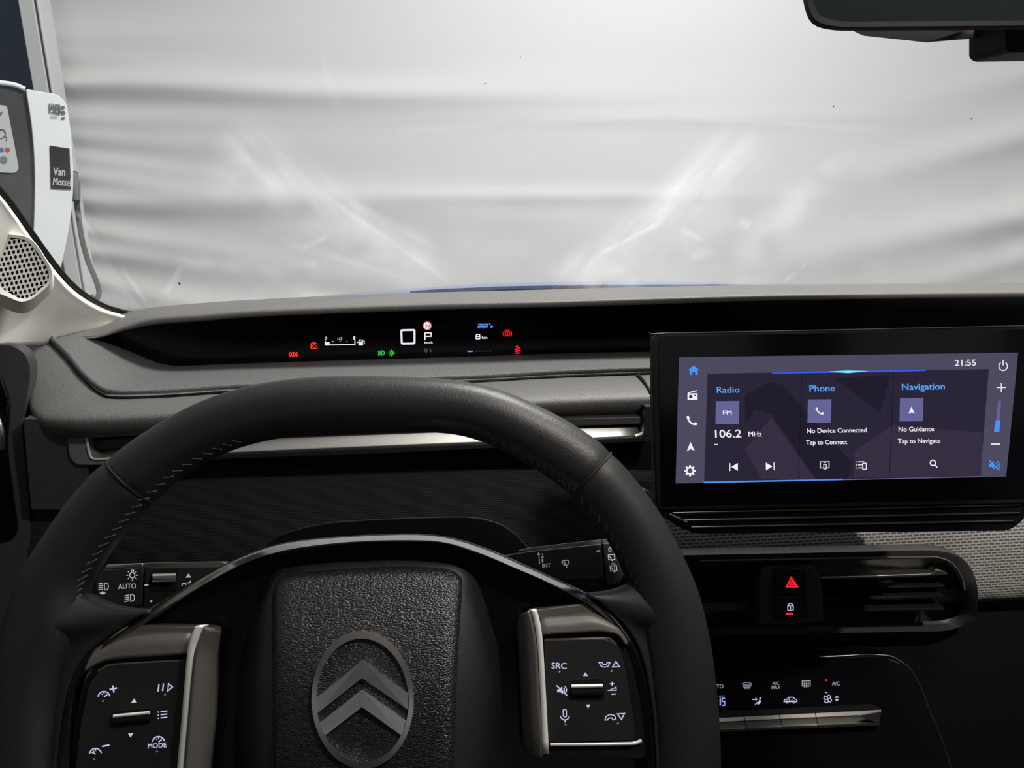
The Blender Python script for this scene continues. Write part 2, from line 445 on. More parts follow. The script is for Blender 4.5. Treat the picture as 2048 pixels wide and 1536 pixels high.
# --- charging station with a hanging cable
PLC = Plane(at(100, 350, 1.95), (.66, -1, 0))
cs = thing('charging_station', (at(90, 500, 1.98).x, 2.0, 0), 'white and smoked black charging station with rounded top beside the left pillar', 'charging station')
side = cr([(52,179),(90,183),(120,190),(133,206),(141,258),(147,330),(146,400),(137,465),(122,535),(112,600),(108,760),(112,1500),(70,1500),(66,760),(66,520),(69,400),(70,330),(64,250)], 5, True)
side = rnd([(52,178,4),(116,189,14),(133,206,14),(141,258,30),(147,330,40),(146,400,40),(137,465,40),(122,535,40),(106,610,40),(102,760,20),(102,1430,2),(64,1430,2),(64,610,30),(67,470,40),(70,400,40),(70,330,40),(64,250,40)], 6, 5)
prism('side_panel', PLC, side, 0, .06, M_WHITE, cs, bevel=.008)
fr = rnd([(-170,150,20),(-60,160,40),(20,168,30),(53,179,4),(64,250,30),(70,330,30),(69,400,30),(66,470,30),(63,610,20),(63,1430,2),(-170,1430,2)], 6, 5)
prism('front_panel', PLC, fr, -.012, .06, M_SMOKE, cs, bevel=.006)
tube('front_rim', [PLC.P(x, y, -.008) for x, y in cr([(-170,151),(-60,160),(20,168),(50,178)], 8)], .006, M_WHITE, cs, seg=8)
stk = prism('instruction_sticker', PLC, rnd([(-40,205),(14,212),(38,338),(30,346),(-40,343)], 6), -.008, .003, M_STICK, cs)
ik = Ink(); ik.disc(3,300,5); ik.build('blue_dot', PLC, -.0074, mat('sticker_blue', (.08,.14,.40), .5), stk)
ik = Ink(); ik.disc(15,300,5); ik.build('red_dot', PLC, -.0074, mat('sticker_red', (.50,.06,.05), .5), stk)
ik = Ink(); ik.disc(7,320,8); ik.build('grey_dot', PLC, -.0074, mat('sticker_grey', (.16,.19,.19), .5), stk)
ik = Ink(); ik.fill([(-4,232),(3,222),(5,226),(0,234)]); ik.build('pointer_mark', PLC, -.0074, M_POSTD, stk)
ik = Ink(); ik.arc(2,268,9,200,460,2.5); ik.arc(4,264,5,150,380,2); ik.line([(8,272),(14,276),(12,282)],2)
ik.build('plug_drawing', PLC, -.0074, M_POSTD, stk)
sq = prism('dealer_sticker', PLC, [(100,291),(139,297),(142,379),(102,377)], .003, .003, M_BSQ, cs)
ik = Ink(); ik.text('Van', 106, 350, 24, 15, 3); ik.text('Mossel', 106, 370, 35, 15, 4); ik.build('dealer_lettering', PLC, .0036, mat('sticker_white', (.85,.85,.85), .5), sq)
ik = Ink()
ik.line([(99,208),(107,209),(108,226),(99,225)],2,True); ik.fill([(101,211),(106,212),(103,223)])
ik.line([(111,210),(119,211),(120,228),(112,227)],2.6,True); ik.rect(113,215,119,219); ik.rect(115,222,122,225)
ik.fill([(122,212),(129,213),(130,218),(122,217)]); ik.fill([(123,221),(130,222),(131,229),(123,228)])
ik.text('Nederla', 101, 235, 14, 3.5, 4); ik.rect(123,234,130,238)
ik.build('charging_symbols', PLC, .003, M_POSTD, cs)
pth = cr([at(150,345,2.02), at(152,372,2.0), at(153,400,1.99), at(158,440,1.99), at(164,478,1.99), at(176,522,1.99), at(190,556,1.99), at(198,582,1.99), at(194,597,1.98), at(187,598,1.98), at(181,590,1.98)], 6)
tube('charging_cable', pth, .0065, M_CABLE, cs, seg=10)
tube('cable_plug', [at(149,346,2.0), at(150,372,1.99), at(153,402,1.98)], [.007,.012,.009], M_POSTD, cs, seg=12)

# --- bonnet and wiper
cr_px = [(480,612),(620,600),(760,589),(900,578),(1000,573),(1100,571),(1250,570),(1400,571),(1600,575),(1800,581),(2100,592)]
rows = [[at(x, y+42, 1.16) for x, y in cr_px], [at(x, y+9, 1.30) for x, y in cr_px], [at(x, y-4, 1.55) for x, y in cr_px], [at(x, y+8, 1.95) for x, y in cr_px], [at(x, y+120, 2.2) for x, y in cr_px]]
bon = thing('car_bonnet', at(1100, 640, 1.5), 'glossy blue car bonnet just showing above the dashboard edge', 'car bonnet')
loft('bonnet_skin', rows, M_BLUE, bon, 4, 5, solid=.01)
prism('rear_shade_strip', Plane(at(1100, 580, 1.115), (0,-1,-.3)), [(820,588),(880,584.5),(1000,579),(1100,577),(1250,575.5),(1430,574.5),(1520,575.5),(1560,578),(1560,596),(820,604)], 0, .012, mat('shaded_blue_lip', (.003,.010,.055), .45, spec=.2), bon)  # strip standing in for the bonnet's shaded rear edge, shade put into its blue
wa = thing('windscreen_wiper', at(1160, 590, 1.06), 'grey wiper arm end resting at the base of the windscreen', 'wiper')
PW = Plane(at(1160, 580, 1.06), (0,-1,.2))
prism('arm_cap', PW, [(1090,590),(1100,580),(1122,570),(1202,568),(1202,592)], 0, .03, M_DOOR, wa, bevel=.0015)
prism('arm_tip', PW, [(1205,568),(1216,568),(1224,580),(1224,592),(1204,592)], 0, .03, M_DOOR, wa, bevel=.0015)

# ================================================================== THE CABIN SHELL
ce = box('ceiling', (-.55, -1.6, 1.56), (1.20, .24, 1.60), M_HEAD); tag(ce, 'pale headliner above the seats', kind='structure')
box_l = box('wall_left', (-.58, -1.6, .25), (-.54, .62, 1.06), M_DOOR); tag(box_l, 'left side of the cabin', kind='structure')
box_r = box('wall_right', (1.20, -1.6, .25), (1.24, 1.0, 1.06), M_DOOR); tag(box_r, 'right side of the cabin', kind='structure')
box_b = box('wall_back', (-.55, -1.64, .25), (1.20, -1.60, 1.08), M_DARK); tag(box_b, 'rear of the cabin', kind='structure')
box_f = box('wall_front', (-.54, 1.02, .20), (1.20, 1.05, 1.055), M_BLACK); tag(box_f, 'bulkhead behind the dashboard', kind='structure')
box_u = box('floor_cabin', (-.54, -1.6, .20), (1.20, 1.02, .25), M_BLACK); tag(box_u, 'dark cabin floor', kind='structure'); 

wb = thing('window_3', (.33, -1.62, 1.08), 'rear window of the cabin', None, kind='structure')
m_rg = mat('rear_glass', (.8,.85,.85), .05); m_rg.node_tree.nodes['Principled BSDF'].inputs['Transmission Weight'].default_value = 1.0; m_rg.node_tree.nodes['Principled BSDF'].inputs['IOR'].default_value = 1.02
box('glass_pane', (-.45, -1.625, 1.12), (1.10, -1.620, 1.52), m_rg, wb)
box('window_frame', (-.55, -1.64, 1.08), (-.45, -1.60, 1.56), M_BLACK, wb); box('window_frame', (1.10, -1.64, 1.08), (1.20, -1.60, 1.56), M_BLACK, wb)
box('window_frame', (-.45, -1.64, 1.52), (1.10, -1.60, 1.56), M_BLACK, wb); box('window_frame', (-.45, -1.64, 1.08), (1.10, -1.60, 1.12), M_BLACK, wb)
for nm, x0, lb in (('window_4', -.58, 'left side window of the cabin'), ('window_5', 1.20, 'right side window of the cabin')):
    sd = thing(nm, (x0+.02, -.5, 1.06), lb, None, kind='structure')
    box('glass_pane', (x0+.018, -1.25, 1.06), (x0+.022, .38, 1.50), m_rg, sd)
    for a_, b_ in ((-1.6, -1.25), (-.52, -.42), (.38, .46)): box('window_pillar', (x0, a_, 1.06), (x0+.04, b_, 1.50), M_BLACK, sd)
    box('window_header', (x0, -1.6, 1.50), (x0+.04, .46, 1.56), M_HEAD, sd)
# --- windscreen with dried wiper smears and a painted pillar reflection
def windscreen():
    nx, nz = 420, 230
    U, V = np.meshgrid(np.linspace(-.62, 1.30, nx), np.linspace(0, 1, nz))
    Y = 1.06+(.27-1.06)*V; Z = 1.062+(1.585-1.062)*V + .03*np.sin(math.pi*V); Y = Y-.06*((U-.33)/.95)**2*(1-V)
    px, py = to_px(U, Y, Z)
    n1 = fbm(px/55, py/45, 1, 4); n2 = fbm((px+py*.9)/26, (py-px*.6)/150, 5, 3); n3 = fbm((px-py*.9)/26, (py+px*.6)/150, 9, 3)
    s = np.zeros_like(px)
    def streak(p0, p1, w0, w1, a, nz_=None, fade=(.12, .2)):
        nonlocal s
        p0, p1 = np.array(p0, float), np.array(p1, float); d = p1-p0; L = np.hypot(*d); d /= L
        t = ((px-p0[0])*d[0]+(py-p0[1])*d[1])/L; e = -(px-p0[0])*d[1]+(py-p0[1])*d[0]
        wv = w0+(w1-w0)*np.clip(t, 0, 1)
        m = np.exp(-(e/wv)**2)*np.clip(t/fade[0], 0, 1)*np.clip((1-t)/fade[1], 0, 1)
        s += .42*a*m*(1 if nz_ is None else np.clip(nz_*1.3-.1, 0, 1.1))
    # driver's side fan of smears
    streak((440,255),(930,575), 46, 22, .42, n3); streak((420,300),(900,590), 60, 30, .25, n1)
    streak((640,385),(905,568), 4, 3, .35, n3); streak((560,480),(820,560), 9, 5, .25, n3)
    streak((600,500),(660,470), 5, 4, .35, n1); streak((690,400),(880,500), 10, 5, .3, n3)
    streak((280,640),(700,575), 50, 70, .38, n1, (.3,.4)); streak((330,590),(365,530), 6, 4, .3, n1); streak((350,520),(560,540), 12, 12, .25, n1)
    streak((585,532),(640,528), 7, 7, .5, n1); streak((600,600),(680,585), 10, 10, .5, n1)
    # passenger's side
    streak((1100,575),(1530,265), 22, 46, .50, n2); streak((1130,580),(1480,420), 30, 50, .25, n1)
    streak((1195,510),(1330,440), 4, 4, .45, n2); streak((1360,455),(1410,485), 4, 3, .45, n1)
    streak((1380,515),(1440,500), 9, 7, .5, n1); streak((1470,520),(1640,360), 26, 30, .30, n1)
    streak((1565,565),(1615,525), 3, 3, .55, n1); streak((1480,440),(1500,455), 10, 8, .4, n1)
    streak((1640,345),(1720,300), 16, 14, .14, n2); streak((1100,600),(1600,572), 40, 40, .3, n1, (.2,.3))
    streak((780,265),(1050,240), 6, 6, .06); streak((1040,241),(1350,230), 6, 6, .06); streak((1330,230),(1800,262), 6, 6, .07); streak((640,100),(680,230), 5, 7, .07)
    streak((150,420),(310,625), 1.6, 1.6, .35, None, (.05,.02))  # edge of the pillar's reflection, painted into the mask as a pale line
    e = -(px-165)*.83+(py-440)*.555
    s += .06*np.clip(e/4, 0, 1)*(px > 120)*(px < 330)*(py > 440)*np.clip((px-120)/40,0,1)  # pale area beside that line, the same painted pillar reflection
    s += .05*n1*np.clip((py-240)/200, 0, 1)
    # two or three grit specks
    k = np.zeros_like(px)
    for qx, qy, r in [(359,567,3.2),(970,167,2.4),(1667,213,2.4),(1943,237,2),(1041,114,1.6)]:
        k = np.maximum(k, np.clip(1.6-np.hypot(px-qx, py-qy)/r, 0, 1))
    me = bpy.data.meshes.new('window_1')
    fs = [[j*nx+i, j*nx+i+1, (j+1)*nx+i+1, (j+1)*nx+i] for j in range(nz-1) for i in range(nx-1)]
    me.from_pydata(np.stack([U, Y, Z], -1).reshape(-1, 3).tolist(), [], fs)
    for nm, arr in (('smear_and_reflection', s),):
        a = me.attributes.new(nm, 'FLOAT', 'POINT'); a.data.foreach_set('value', np.clip(arr, 0, .9).ravel().astype(np.float32))
    return me
mg = bpy.data.materials.new('smeared_windscreen_glass'); mg.use_nodes = True
nt = mg.node_tree; nt.nodes.clear(); N = nt.nodes.new
o_ = N('ShaderNodeOutputMaterial'); t_ = N('ShaderNodeBsdfTransparent'); t_.inputs[0].default_value = (.97,.985,.98,1)
g_ = N('ShaderNodeBsdfGlossy'); g_.inputs['Roughness'].default_value = .02; fn = N('ShaderNodeFresnel'); fn.inputs[0].default_value = 1.12
m1 = N('ShaderNodeMixShader'); nt.links.new(fn.outputs[0], m1.inputs[0]); nt.links.new(t_.outputs[0], m1.inputs[1]); nt.links.new(g_.outputs[0], m1.inputs[2])
tl = N('ShaderNodeBsdfTranslucent'); tl.inputs[0].default_value = (.93,.97,.97,1); at_ = N('ShaderNodeAttribute'); at_.attribute_name = 'smear_and_reflection'
m2 = N('ShaderNodeMixShader'); nt.links.new(at_.outputs['Fac'], m2.inputs[0]); nt.links.new(m1.outputs[0], m2.inputs[1]); nt.links.new(tl.outputs[0], m2.inputs[2]); nt.links.new(m2.outputs[0], o_.inputs[0])
ws = link('window_1', windscreen(), mg, smooth=180); tag(ws, 'windscreen with pale wiper smears and a painted pillar reflection', kind='structure')
for qx, qy, r in [(359,567,3.2),(970,167,2.0),(1667,213,2.0),(1943,237,1.7),(1041,114,1.4)]:      # grit stuck on the glass
    lo, hi = 0.0, 1.0
    d = ray(qx, qy)
    for _ in range(40):
        V = (lo+hi)/2; Zv = 1.062+.523*V+.03*math.sin(math.pi*V); Yv = 1.06-.79*V
        p = CAM+d*(Yv/d.y); Yv -= .06*((p.x-.33)/.95)**2*(1-V); p = CAM+d*(Yv/d.y)
        if p.z > Zv: lo = V
        else: hi = V
    rr = r*Yv/F_PX*.8; p = p-d.normalized()*.001
    me = bpy.data.meshes.new('grit_speck'); bm = bmesh.new(); bmesh.ops.create_icosphere(bm, subdivisions=1, radius=rr, matrix=Matrix.Translation(p)); bm.to_mesh(me); bm.free()
    link('grit_speck', me, M_CABLE, ws)

# --- left pillar trim with tweeter grille
edge = [(-170,230,.46),(-90,305,.53),(0,397,.60),(60,480,.66),(108,545,.71),(150,588,.755),(200,618,.81),(250,633,.86),(310,650,.93)]
mid  = [(-230,420,.47),(-150,470,.52),(-60,545,.58),(-10,600,.63),(40,625,.68),(100,640,.73),(150,648,.78),(215,652,.83),(280,662,.90)]
low  = [(-300,640,.50),(-240,680,.53),(-160,720,.57),(-90,720,.61),(0,700,.66),(70,690,.72),(125,690,.77),(190,684,.82),(250,680,.88)]
inn  = [(x-14, y+9, Y-.012) for x, y, Y in edge]
back = [(x+6, y-1, Y+.05) for x, y, Y in edge]
tp = thing('trim_1', at(60, 690, .75), 'cream plastic trim on the left windscreen pillar', None, kind='structure')
loft('pillar_cover', [[at(*p) for p in r] for r in (back, edge, inn, mid, low)], M_CREAM, tp, 6, 6, solid=.004)
tube('window_seal', cr([at(x+9, y-6, Y+.045) for x, y, Y in edge], 6), .0028, M_BLACK, tp, seg=8)
PS = Plane(at(45, 540, .625), (.42, -.9, .16))
gout = [(-40,470,12),(48,478,14),(66,492,10),(99,541,16),(97,564,16),(62,594,14),(42,599,12),(-40,552,12)]
fo = rnd([(-60,462,14),(52,472,16),(72,487,12),(105,541,18),(102,567,18),(64,599,16),(42,605,14),(-60,562,12)], 10, 6)
ho = rnd([(-60,462,14),(52,470,16),(73,486,12),(107,541,18),(105,576,18),(66,614,16),(40,628,14),(-60,592,12)], 10, 6)
spk = rings('speaker_pod', PS, [(ho, -.012), (fo, .006), (rnd(gout, 10, 6), .0045), (rnd(gout, 10, 6), .001)], M_CREAM, tp, n=72, back=.03)
# perforated plate: square cells with a rounded slot hole each, real openings over a dark back
vs = []; fs = []; O = [(-6.0,-4.6)]
import itertools
go = rnd(gout, 10, 6)
def inside(x, y, poly):
    c = False; n = len(poly)
    for i in range(n):
        x1, y1 = poly[i]; x2, y2 = poly[i-1]
        if (y1 > y) != (y2 > y) and x < (x2-x1)*(y-y1)/(y2-y1)+x1: c = not c
    return c
ax, ay = np.array([9.2, -1.6]), np.array([4.0, 9.6])
for a, b in itertools.product(range(-14, 14), range(-12, 12)):
    c = np.array([30., 535.])+ax*a+ay*b
    if not inside(c[0], c[1], go): continue
    cor = [c-ax/2-ay/2, c+ax/2-ay/2, c+ax/2+ay/2, c-ax/2+ay/2]
    cl_ = lambda p: p
    outp = []; inp = []
    for k in range(8):
        ang = math.pi/4*k+math.pi/8
        dx, dy = math.cos(ang), math.sin(ang); mxx = max(abs(dx), abs(dy))
        outp.append(c+ax/2*(dx/mxx)+ay/2*(dy/mxx)); inp.append(c+np.array([dx*3.0, dy*4.0]))
    i = len(vs)
    vs += [PS.P(*p, .0034) for p in outp]+[PS.P(*p, .0034) for p in inp]+[PS.P(*p, .0015) for p in inp]
    for k in range(8):
        l = (k+1) % 8; fs += [[i+k, i+l, i+8+l, i+8+k], [i+8+k, i+8+l, i+16+l, i+16+k]]
    # square corners
    for k, cc in ((0, ax/2+ay/2), (2, -ax/2+ay/2), (4, -ax/2-ay/2), (6, ax/2-ay/2)):
        vs.append(PS.P(*(c+cc), .0034)); fs.append([i+k, len(vs)-1, i+k+1])
M_GRIL = mat('pale_grille_plastic', (.70,.69,.65), .55)
pyd('speaker_grille', vs, fs, M_GRIL, spk)
prism('grille_back', PS, rnd([(x, y, r) for x, y, r in gout], 10, 6), .0012, .001, M_BLACK, spk)

# --- driver's door end beside the dashboard
dr = thing('door_1', at(0, 900, .60), 'dark driver door end panel left of the dashboard', None, kind='structure')
PD = Plane(at(30, 760, .64), (.30, -.95, .1))
prism('door_card', PD, rnd([(-220,686),(22,690,12),(50,703,14),(63,735,20),(56,792,30),(44,850,30),(60,1010,20),(70,1750,4),(-320,1750,4)], 8), 0, .03, M_DOOR, dr, bevel=.003)
prism('gloss_insert', PD, rnd([(-220,745),(2,752,10),(20,800,20),(14,900,30),(38,1080,30),(-220,1120)], 10), .004, .006, M_GLOSS, dr, bevel=.002)
tube('chrome_handle', cr([PD.P(-6,835,.008), PD.P(0,850,.010), PD.P(4,872,.010), PD.P(2,898,.008)], 6), .0022, M_SILV, dr, seg=10)

# ================================================================== DASHBOARD
db = thing('dashboard', (.30, .80, .62), 'long dark grey grained dashboard under the windscreen', 'dashboard')
vx = [30,60,120,191,250,307,410,512,700,900,1100,1300,1600,2048,2400,2760]
def pick(tab, x):
    T = np.array(tab, float); return float(np.interp(x, T[:,0], T[:,1])), float(np.interp(x, T[:,0], T[:,2]))
top_t = [(30,674,.745),(85,668,.78),(160,650,.84),(240,630,.90),(330,613,.945),(480,603,.97),(700,592,.985),(900,586,.985),(1100,581,.985),(1300,576,.985),(1600,571,.985),(2048,568,.985),(2400,566,.985),(2760,563,.985)]
lip_t = [(30,677,.735),(60,674,.755),(120,677,.765),(191,677,.772),(250,662,.775),(307,650,.775),(410,642,.775),(512,634,.775),(700,626,.775),(900,619,.775),(1100,615,.775),(1300,609,.775),(1600,600,.775),(2048,595,.775),(2400,592,.775),(2760,588,.775)]
r_top = [at(x, *pick(top_t, x)) for x in vx]
r_lip = [at(x, *pick(lip_t, x)) for x in vx]
r_br = []; r_t1 = []; r_t2 = []; r_t3 = []
for x, T_ in zip(vx, r_top):
    yl, Yl = pick(lip_t, x); yt, Yt = pick(top_t, x); k = min(1, max(0, (x-150)/150))
    b_ = at(x, yl-(3+10*k)*min(1, (yl-yt)/33), Yl-.005*k); r_br.append(b_)
    for lst, f, up in ((r_t3, .10, .0010), (r_t2, .28, .0018), (r_t1, .60, .0016)):
        q = b_.lerp(T_, f); q.z += up*k; lst.append(q)
r_bk = [Vector((p.x, p.y+.03, p.z-.03)) for p in r_top]
r_un = [Vector((p.x, p.y+.045, p.z+.001)) for p in r_lip]
loft('visor_pad', [r_bk, r_top, r_t1, r_t2, r_t3, r_br, r_lip, r_un], M_VIS, db, 5, 4, solid=.003, smooth=70)
st = [(52,672,.755),(68,671,.76),(100,677,.75),(137,710,.715),(171,751,.68),(205,779,.66),(239,787,.652),(342,784,.66),(478,775,.67),(700,766,.68),(960,755,.69),(1300,740,.70),(2400,712,.71),(2860,700,.71)]
bk = [(66,674,.757),(120,677,.767),(180,677,.774),(215,686,.788),(250,699,.798),(290,714,.803),(330,728,.803),(372,731,.803),(478,727,.803),(700,720,.803),(970,712,.803),(1300,703,.803),(2400,688,.803),(2780,682,.803)]
S0 = [at(*p) for p in st]; B0 = [at(*p) for p in bk]
mids = [(a*.55+b*.45)+Vector((0,0,.0015)) for a, b in zip(S0, B0)]
drop = [Vector((p.x, p.y+.03, p.z-.02)) for p in B0]
e_in = [Vector((p.x, p.y-.004, p.z-.003)) for p in S0]
loft('shelf_pad', [e_in, S0, mids, B0, drop], M_SHELF, db, 6, 5, solid=.003, smooth=70)
# raised piping along the shelf edge
tube('piping', cr([Vector((p.x, p.y-.001, p.z+.0016)) for p in S0], 8), .0026, M_SHELF, db, seg=10)
lipB = [(40,694,.745),(52,702,.735),(62,735,.70),(62,780,.665),(66,812,.64),(92,832,.618),(164,834,.606),(342,826,.612),(478,819,.617),(700,812,.622),(960,804,.628),(1300,791,.635),(2400,762,.64),(2950,746,.64)]
L0 = [at(*p) for p in lipB]
S1 = [Vector((p.x, p.y-.003, p.z-.004)) for p in S0]
S1b = [Vector((p.x, p.y+.01, p.z-.012)) for p in S0]
mB = [(a*.5+b*.5)+Vector((0,-.002,.0025)) for a, b in zip(S1, L0)]
L1 = [Vector((p.x, p.y-.002, p.z-.010)) for p in L0]
L2 = [Vector((p.x, p.y+.010, p.z-.021)) for p in L0]
L3 = [Vector((p.x, p.y+.035, p.z-.023)) for p in L0]
loft('lower_pad', [S1b, S1, mB, L0, L1, L2, L3], M_PAD, db, 6, 5, solid=.003, smooth=70)
PF = Plane(at(600, 880, .650), (0,-1,.05))
prism('fascia', PF, [(30,800),(2900,755),(2900,1010),(30,1010)], 0, .02, M_BLACK, db)
PE = Plane(at(100, 900, .640), (.12,-1,.05))
prism('end_cheek', PE, rnd([(46,838,2),(176,838,2),(176,1020,4),(62,1020,4),(54,930,20)], 4), .022, .03, M_DOOR, db, bevel=.004)
tube('lid_gap', [at(1274,749,.690)+Vector((0,0,.001)), at(1287,766,.665)+Vector((0,0,.0022)), at(1302,788,.637)+Vector((0,0,.001))], .0016, M_BLACK, db, seg=6)
# knee panel of ribbed cloth, woven fabric to the right, black underside
kx = [-150, 200, 500, 800, 1100, 1330]
loft('knee_panel', [[at(x, 925, .655) for x in kx], [at(x, 1000, .640) for x in kx], [at(x, 1130, .625) for x in kx], [at(x, 1320, .63) for x in kx], [at(x, 1600, .66) for x in kx]], M_RIB, db, 4, 5, solid=.004)
fx_ = [1290, 1500, 1800, 2048, 2300, 2600, 2980]
loft('woven_band', [[at(x, 1035-(x-1300)*.022, .625) for x in fx_], [at(x, 1085-(x-1300)*.03, .612) for x in fx_], [at(x, 1150-(x-1300)*.03, .606) for x in fx_], [at(x, 1222-(x-1300)*.04, .606) for x in fx_], [at(x, 1228-(x-1300)*.04, .63) for x in fx_]], M_FABR, db, 5, 6, solid=.004)
PL = Plane(at(1700, 1350, .618), (0,-1,.12))
prism('lower_panel', PL, [(1290,1215),(2960,1148),(2960,1800),(1290,1800)], 0, .03, M_BLACK, db)
cl_out = rnd([(455,1190,6),(500,1128,30),(545,1072,50),(640,1045,60),(800,1035,60),(950,1032,50),(1015,1050,40),(1065,1102,30),(1110,1190,6),(1110,1500,4),(455,1500,4)], 10)

# ================================================================== STEERING WHEEL
E = math.radians(27)
HUB = CAM + ray(725, 1400)*.37
PWH = Plane(HUB, (0, -math.cos(E), math.sin(E)))
prism('column_shroud', PWH, cl_out, -.075, .20, M_BLACK, db, bevel=.012)
sw = thing('steering_wheel', HUB-PWH.n*.06, 'black leather steering wheel with round chevron emblem and button pods', 'steering wheel')
pairs = [((740,752),(740,866)),((900,760),(880,866)),((1010,785),(955,880)),((1100,825),(1030,915)),((1165,862),(1090,952)),((1222,906),(1138,990)),((1300,1000),(1195,1052)),((1352,1090),(1235,1115)),((1397,1200),(1265,1195)),((1421,1300),(1285,1295)),((1433,1400),(1297,1400)),((1438,1480),(1303,1480)),((1437,1550),(1303,1545)),((1424,1640),(1292,1625))]
pl_ = [((-18,1640),(140,1625)),((-30,1550),(128,1545)),((-28,1480),(128,1480)),((-20,1400),(133,1400)),((-9,1320),(148,1330)),((12,1240),(172,1262)),((46,1150),(176,1186)),((95,1070),(205,1125)),((150,992),(254,1060)),((215,925),(310,1000)),((300,862),(375,945)),((400,806),(450,906)),((500,773),(530,882)),((610,756),(625,869))]
def uvp(p): return np.array(PWH.uv(*p))
half = [(uvp(a), uvp(b)) for a, b in pairs+[]]
lefth = [(uvp(a), uvp(b)) for a, b in pl_]
fl = np.array([1, -.97])
low = [(a*fl, b*fl) for a, b in half[1:7][::-1]]
bot = [(half[0][0]*fl, half[0][1]*fl)]
lowl = [(a*fl, b*fl) for a, b in lefth[8:][::-1]]
loop = half+low+bot+lowl+lefth      # closed, clockwise from the top
mid_ = [(a+b)/2 for a, b in loop]; hw = [np.linalg.norm(a-b)/2 for a, b in loop]
SUB = 8
C = cr(mid_, SUB, True); H = cr([(x,) for x in hw], SUB, True); NL = len(C)
idx_seamR = 5*SUB; idx_seamL = (len(loop)-5)*SUB
def rim_part(name, i0, i1, m, k=1.0):
    ids = list(range(i0, i1+1)); path = [PWH.W(C[i % NL][0], C[i % NL][1], 0) for i in ids]
    seg = 28; vs = []; fs = []
    for a, i in enumerate(ids):
        p = C[(i-1) % NL]; q = C[(i+1) % NL]; t = np.array(q)-np.array(p); t /= np.linalg.norm(t); s = np.array([-t[1], t[0]])   # outward left of travel
        ends = min(a, len(ids)-1-a); kk = k*(1-.05*max(0, 1-ends/1.6))
        h = float(H[i % NL][0])
        for b in range(seg):
            an = 2*math.pi*b/seg; ca, sa = math.cos(an), math.sin(an)
            ca = math.copysign(abs(ca)**.9, ca); sa = math.copysign(abs(sa)**.9, sa)
            vs.append(PWH.W(C[i % NL][0]+s[0]*ca*h*.97*kk, C[i % NL][1]+s[1]*ca*h*.97*kk, sa*.0165*kk))
    n = len(ids)
    for a in range(n-1):
        for b in range(seg):
            c = (b+1) % seg; fs.append([a*seg+b, a*seg+c, (a+1)*seg+c, (a+1)*seg+b])
    fs += [list(range(seg))[::-1], [(n-1)*seg+b for b in range(seg)]]
    return pyd(name, vs, fs, m, sw, smooth=60)
rt = rim_part('rim_grip_top', idx_seamL-NL, idx_seamR, M_RIM)
rs = rim_part('rim_grip_side', idx_seamR, idx_seamL, M_RIMS, 1.0)
tag(rs, 'smooth lower leather of the rim')
for i in (idx_seamR, idx_seamL):        # stitched joints between the leather pieces
    p = C[(i-1) % NL]; q = C[(i+1) % NL]; t = np.array(q)-np.array(p); t /= np.linalg.norm(t); s = np.array([-t[1], t[0]]); h = float(H[i % NL][0])
    tube('leather_seam', [PWH.W(C[i][0]+s[0]*math.cos(a)*h*.975, C[i][1]+s[1]*math.cos(a)*h*.975, math.sin(a)*.0166) for a in [2*math.pi*k/40 for k in range(40)]], .0006, M_SEAM, sw, seg=6, closed=True, nrm=None)
# zig-zag stitching on the inner side of the rim
vs = []; fs = []
def stitch(a, b, r=.00045):
    a, b = Vector(a), Vector(b); t = (b-a).normalized(); s = t.cross(PWH.n).normalized()*r; q = PWH.n*r; i = len(vs)
    for p in (a, b): vs.extend([p+s, p+q, p-s, p-q])
    for k in range(4): l = (k+1) % 4; fs.append([i+k, i+l, i+4+l, i+4+k])
for rng, si in ((range(idx_seamL-26, idx_seamL+22), 1), (range(idx_seamR-22, idx_seamR+26), 1)):
    for i in list(rng)[::2]:
        for u_ in (0,):
            c0 = np.array(C[i % NL])*(1-u_)+np.array(C[(i+1) % NL])*u_
            p = C[(i-1) % NL]; q = C[(i+1) % NL]; t = np.array(q)-np.array(p); t /= np.linalg.norm(t); s = np.array([-t[1], t[0]]); h = float(H[i % NL][0])*.985
            def onr(an, off): return PWH.W(c0[0]+s[0]*math.cos(an)*h+t[0]*off, c0[1]+s[1]*math.cos(an)*h+t[1]*off, math.sin(an)*.0168)
            stitch(onr(math.radians(146), -.0016), onr(math.radians(160), .0018))
sti = pyd('stitching', vs, fs, M_STITCH, sw)
sti['kind'] = 'stuff'

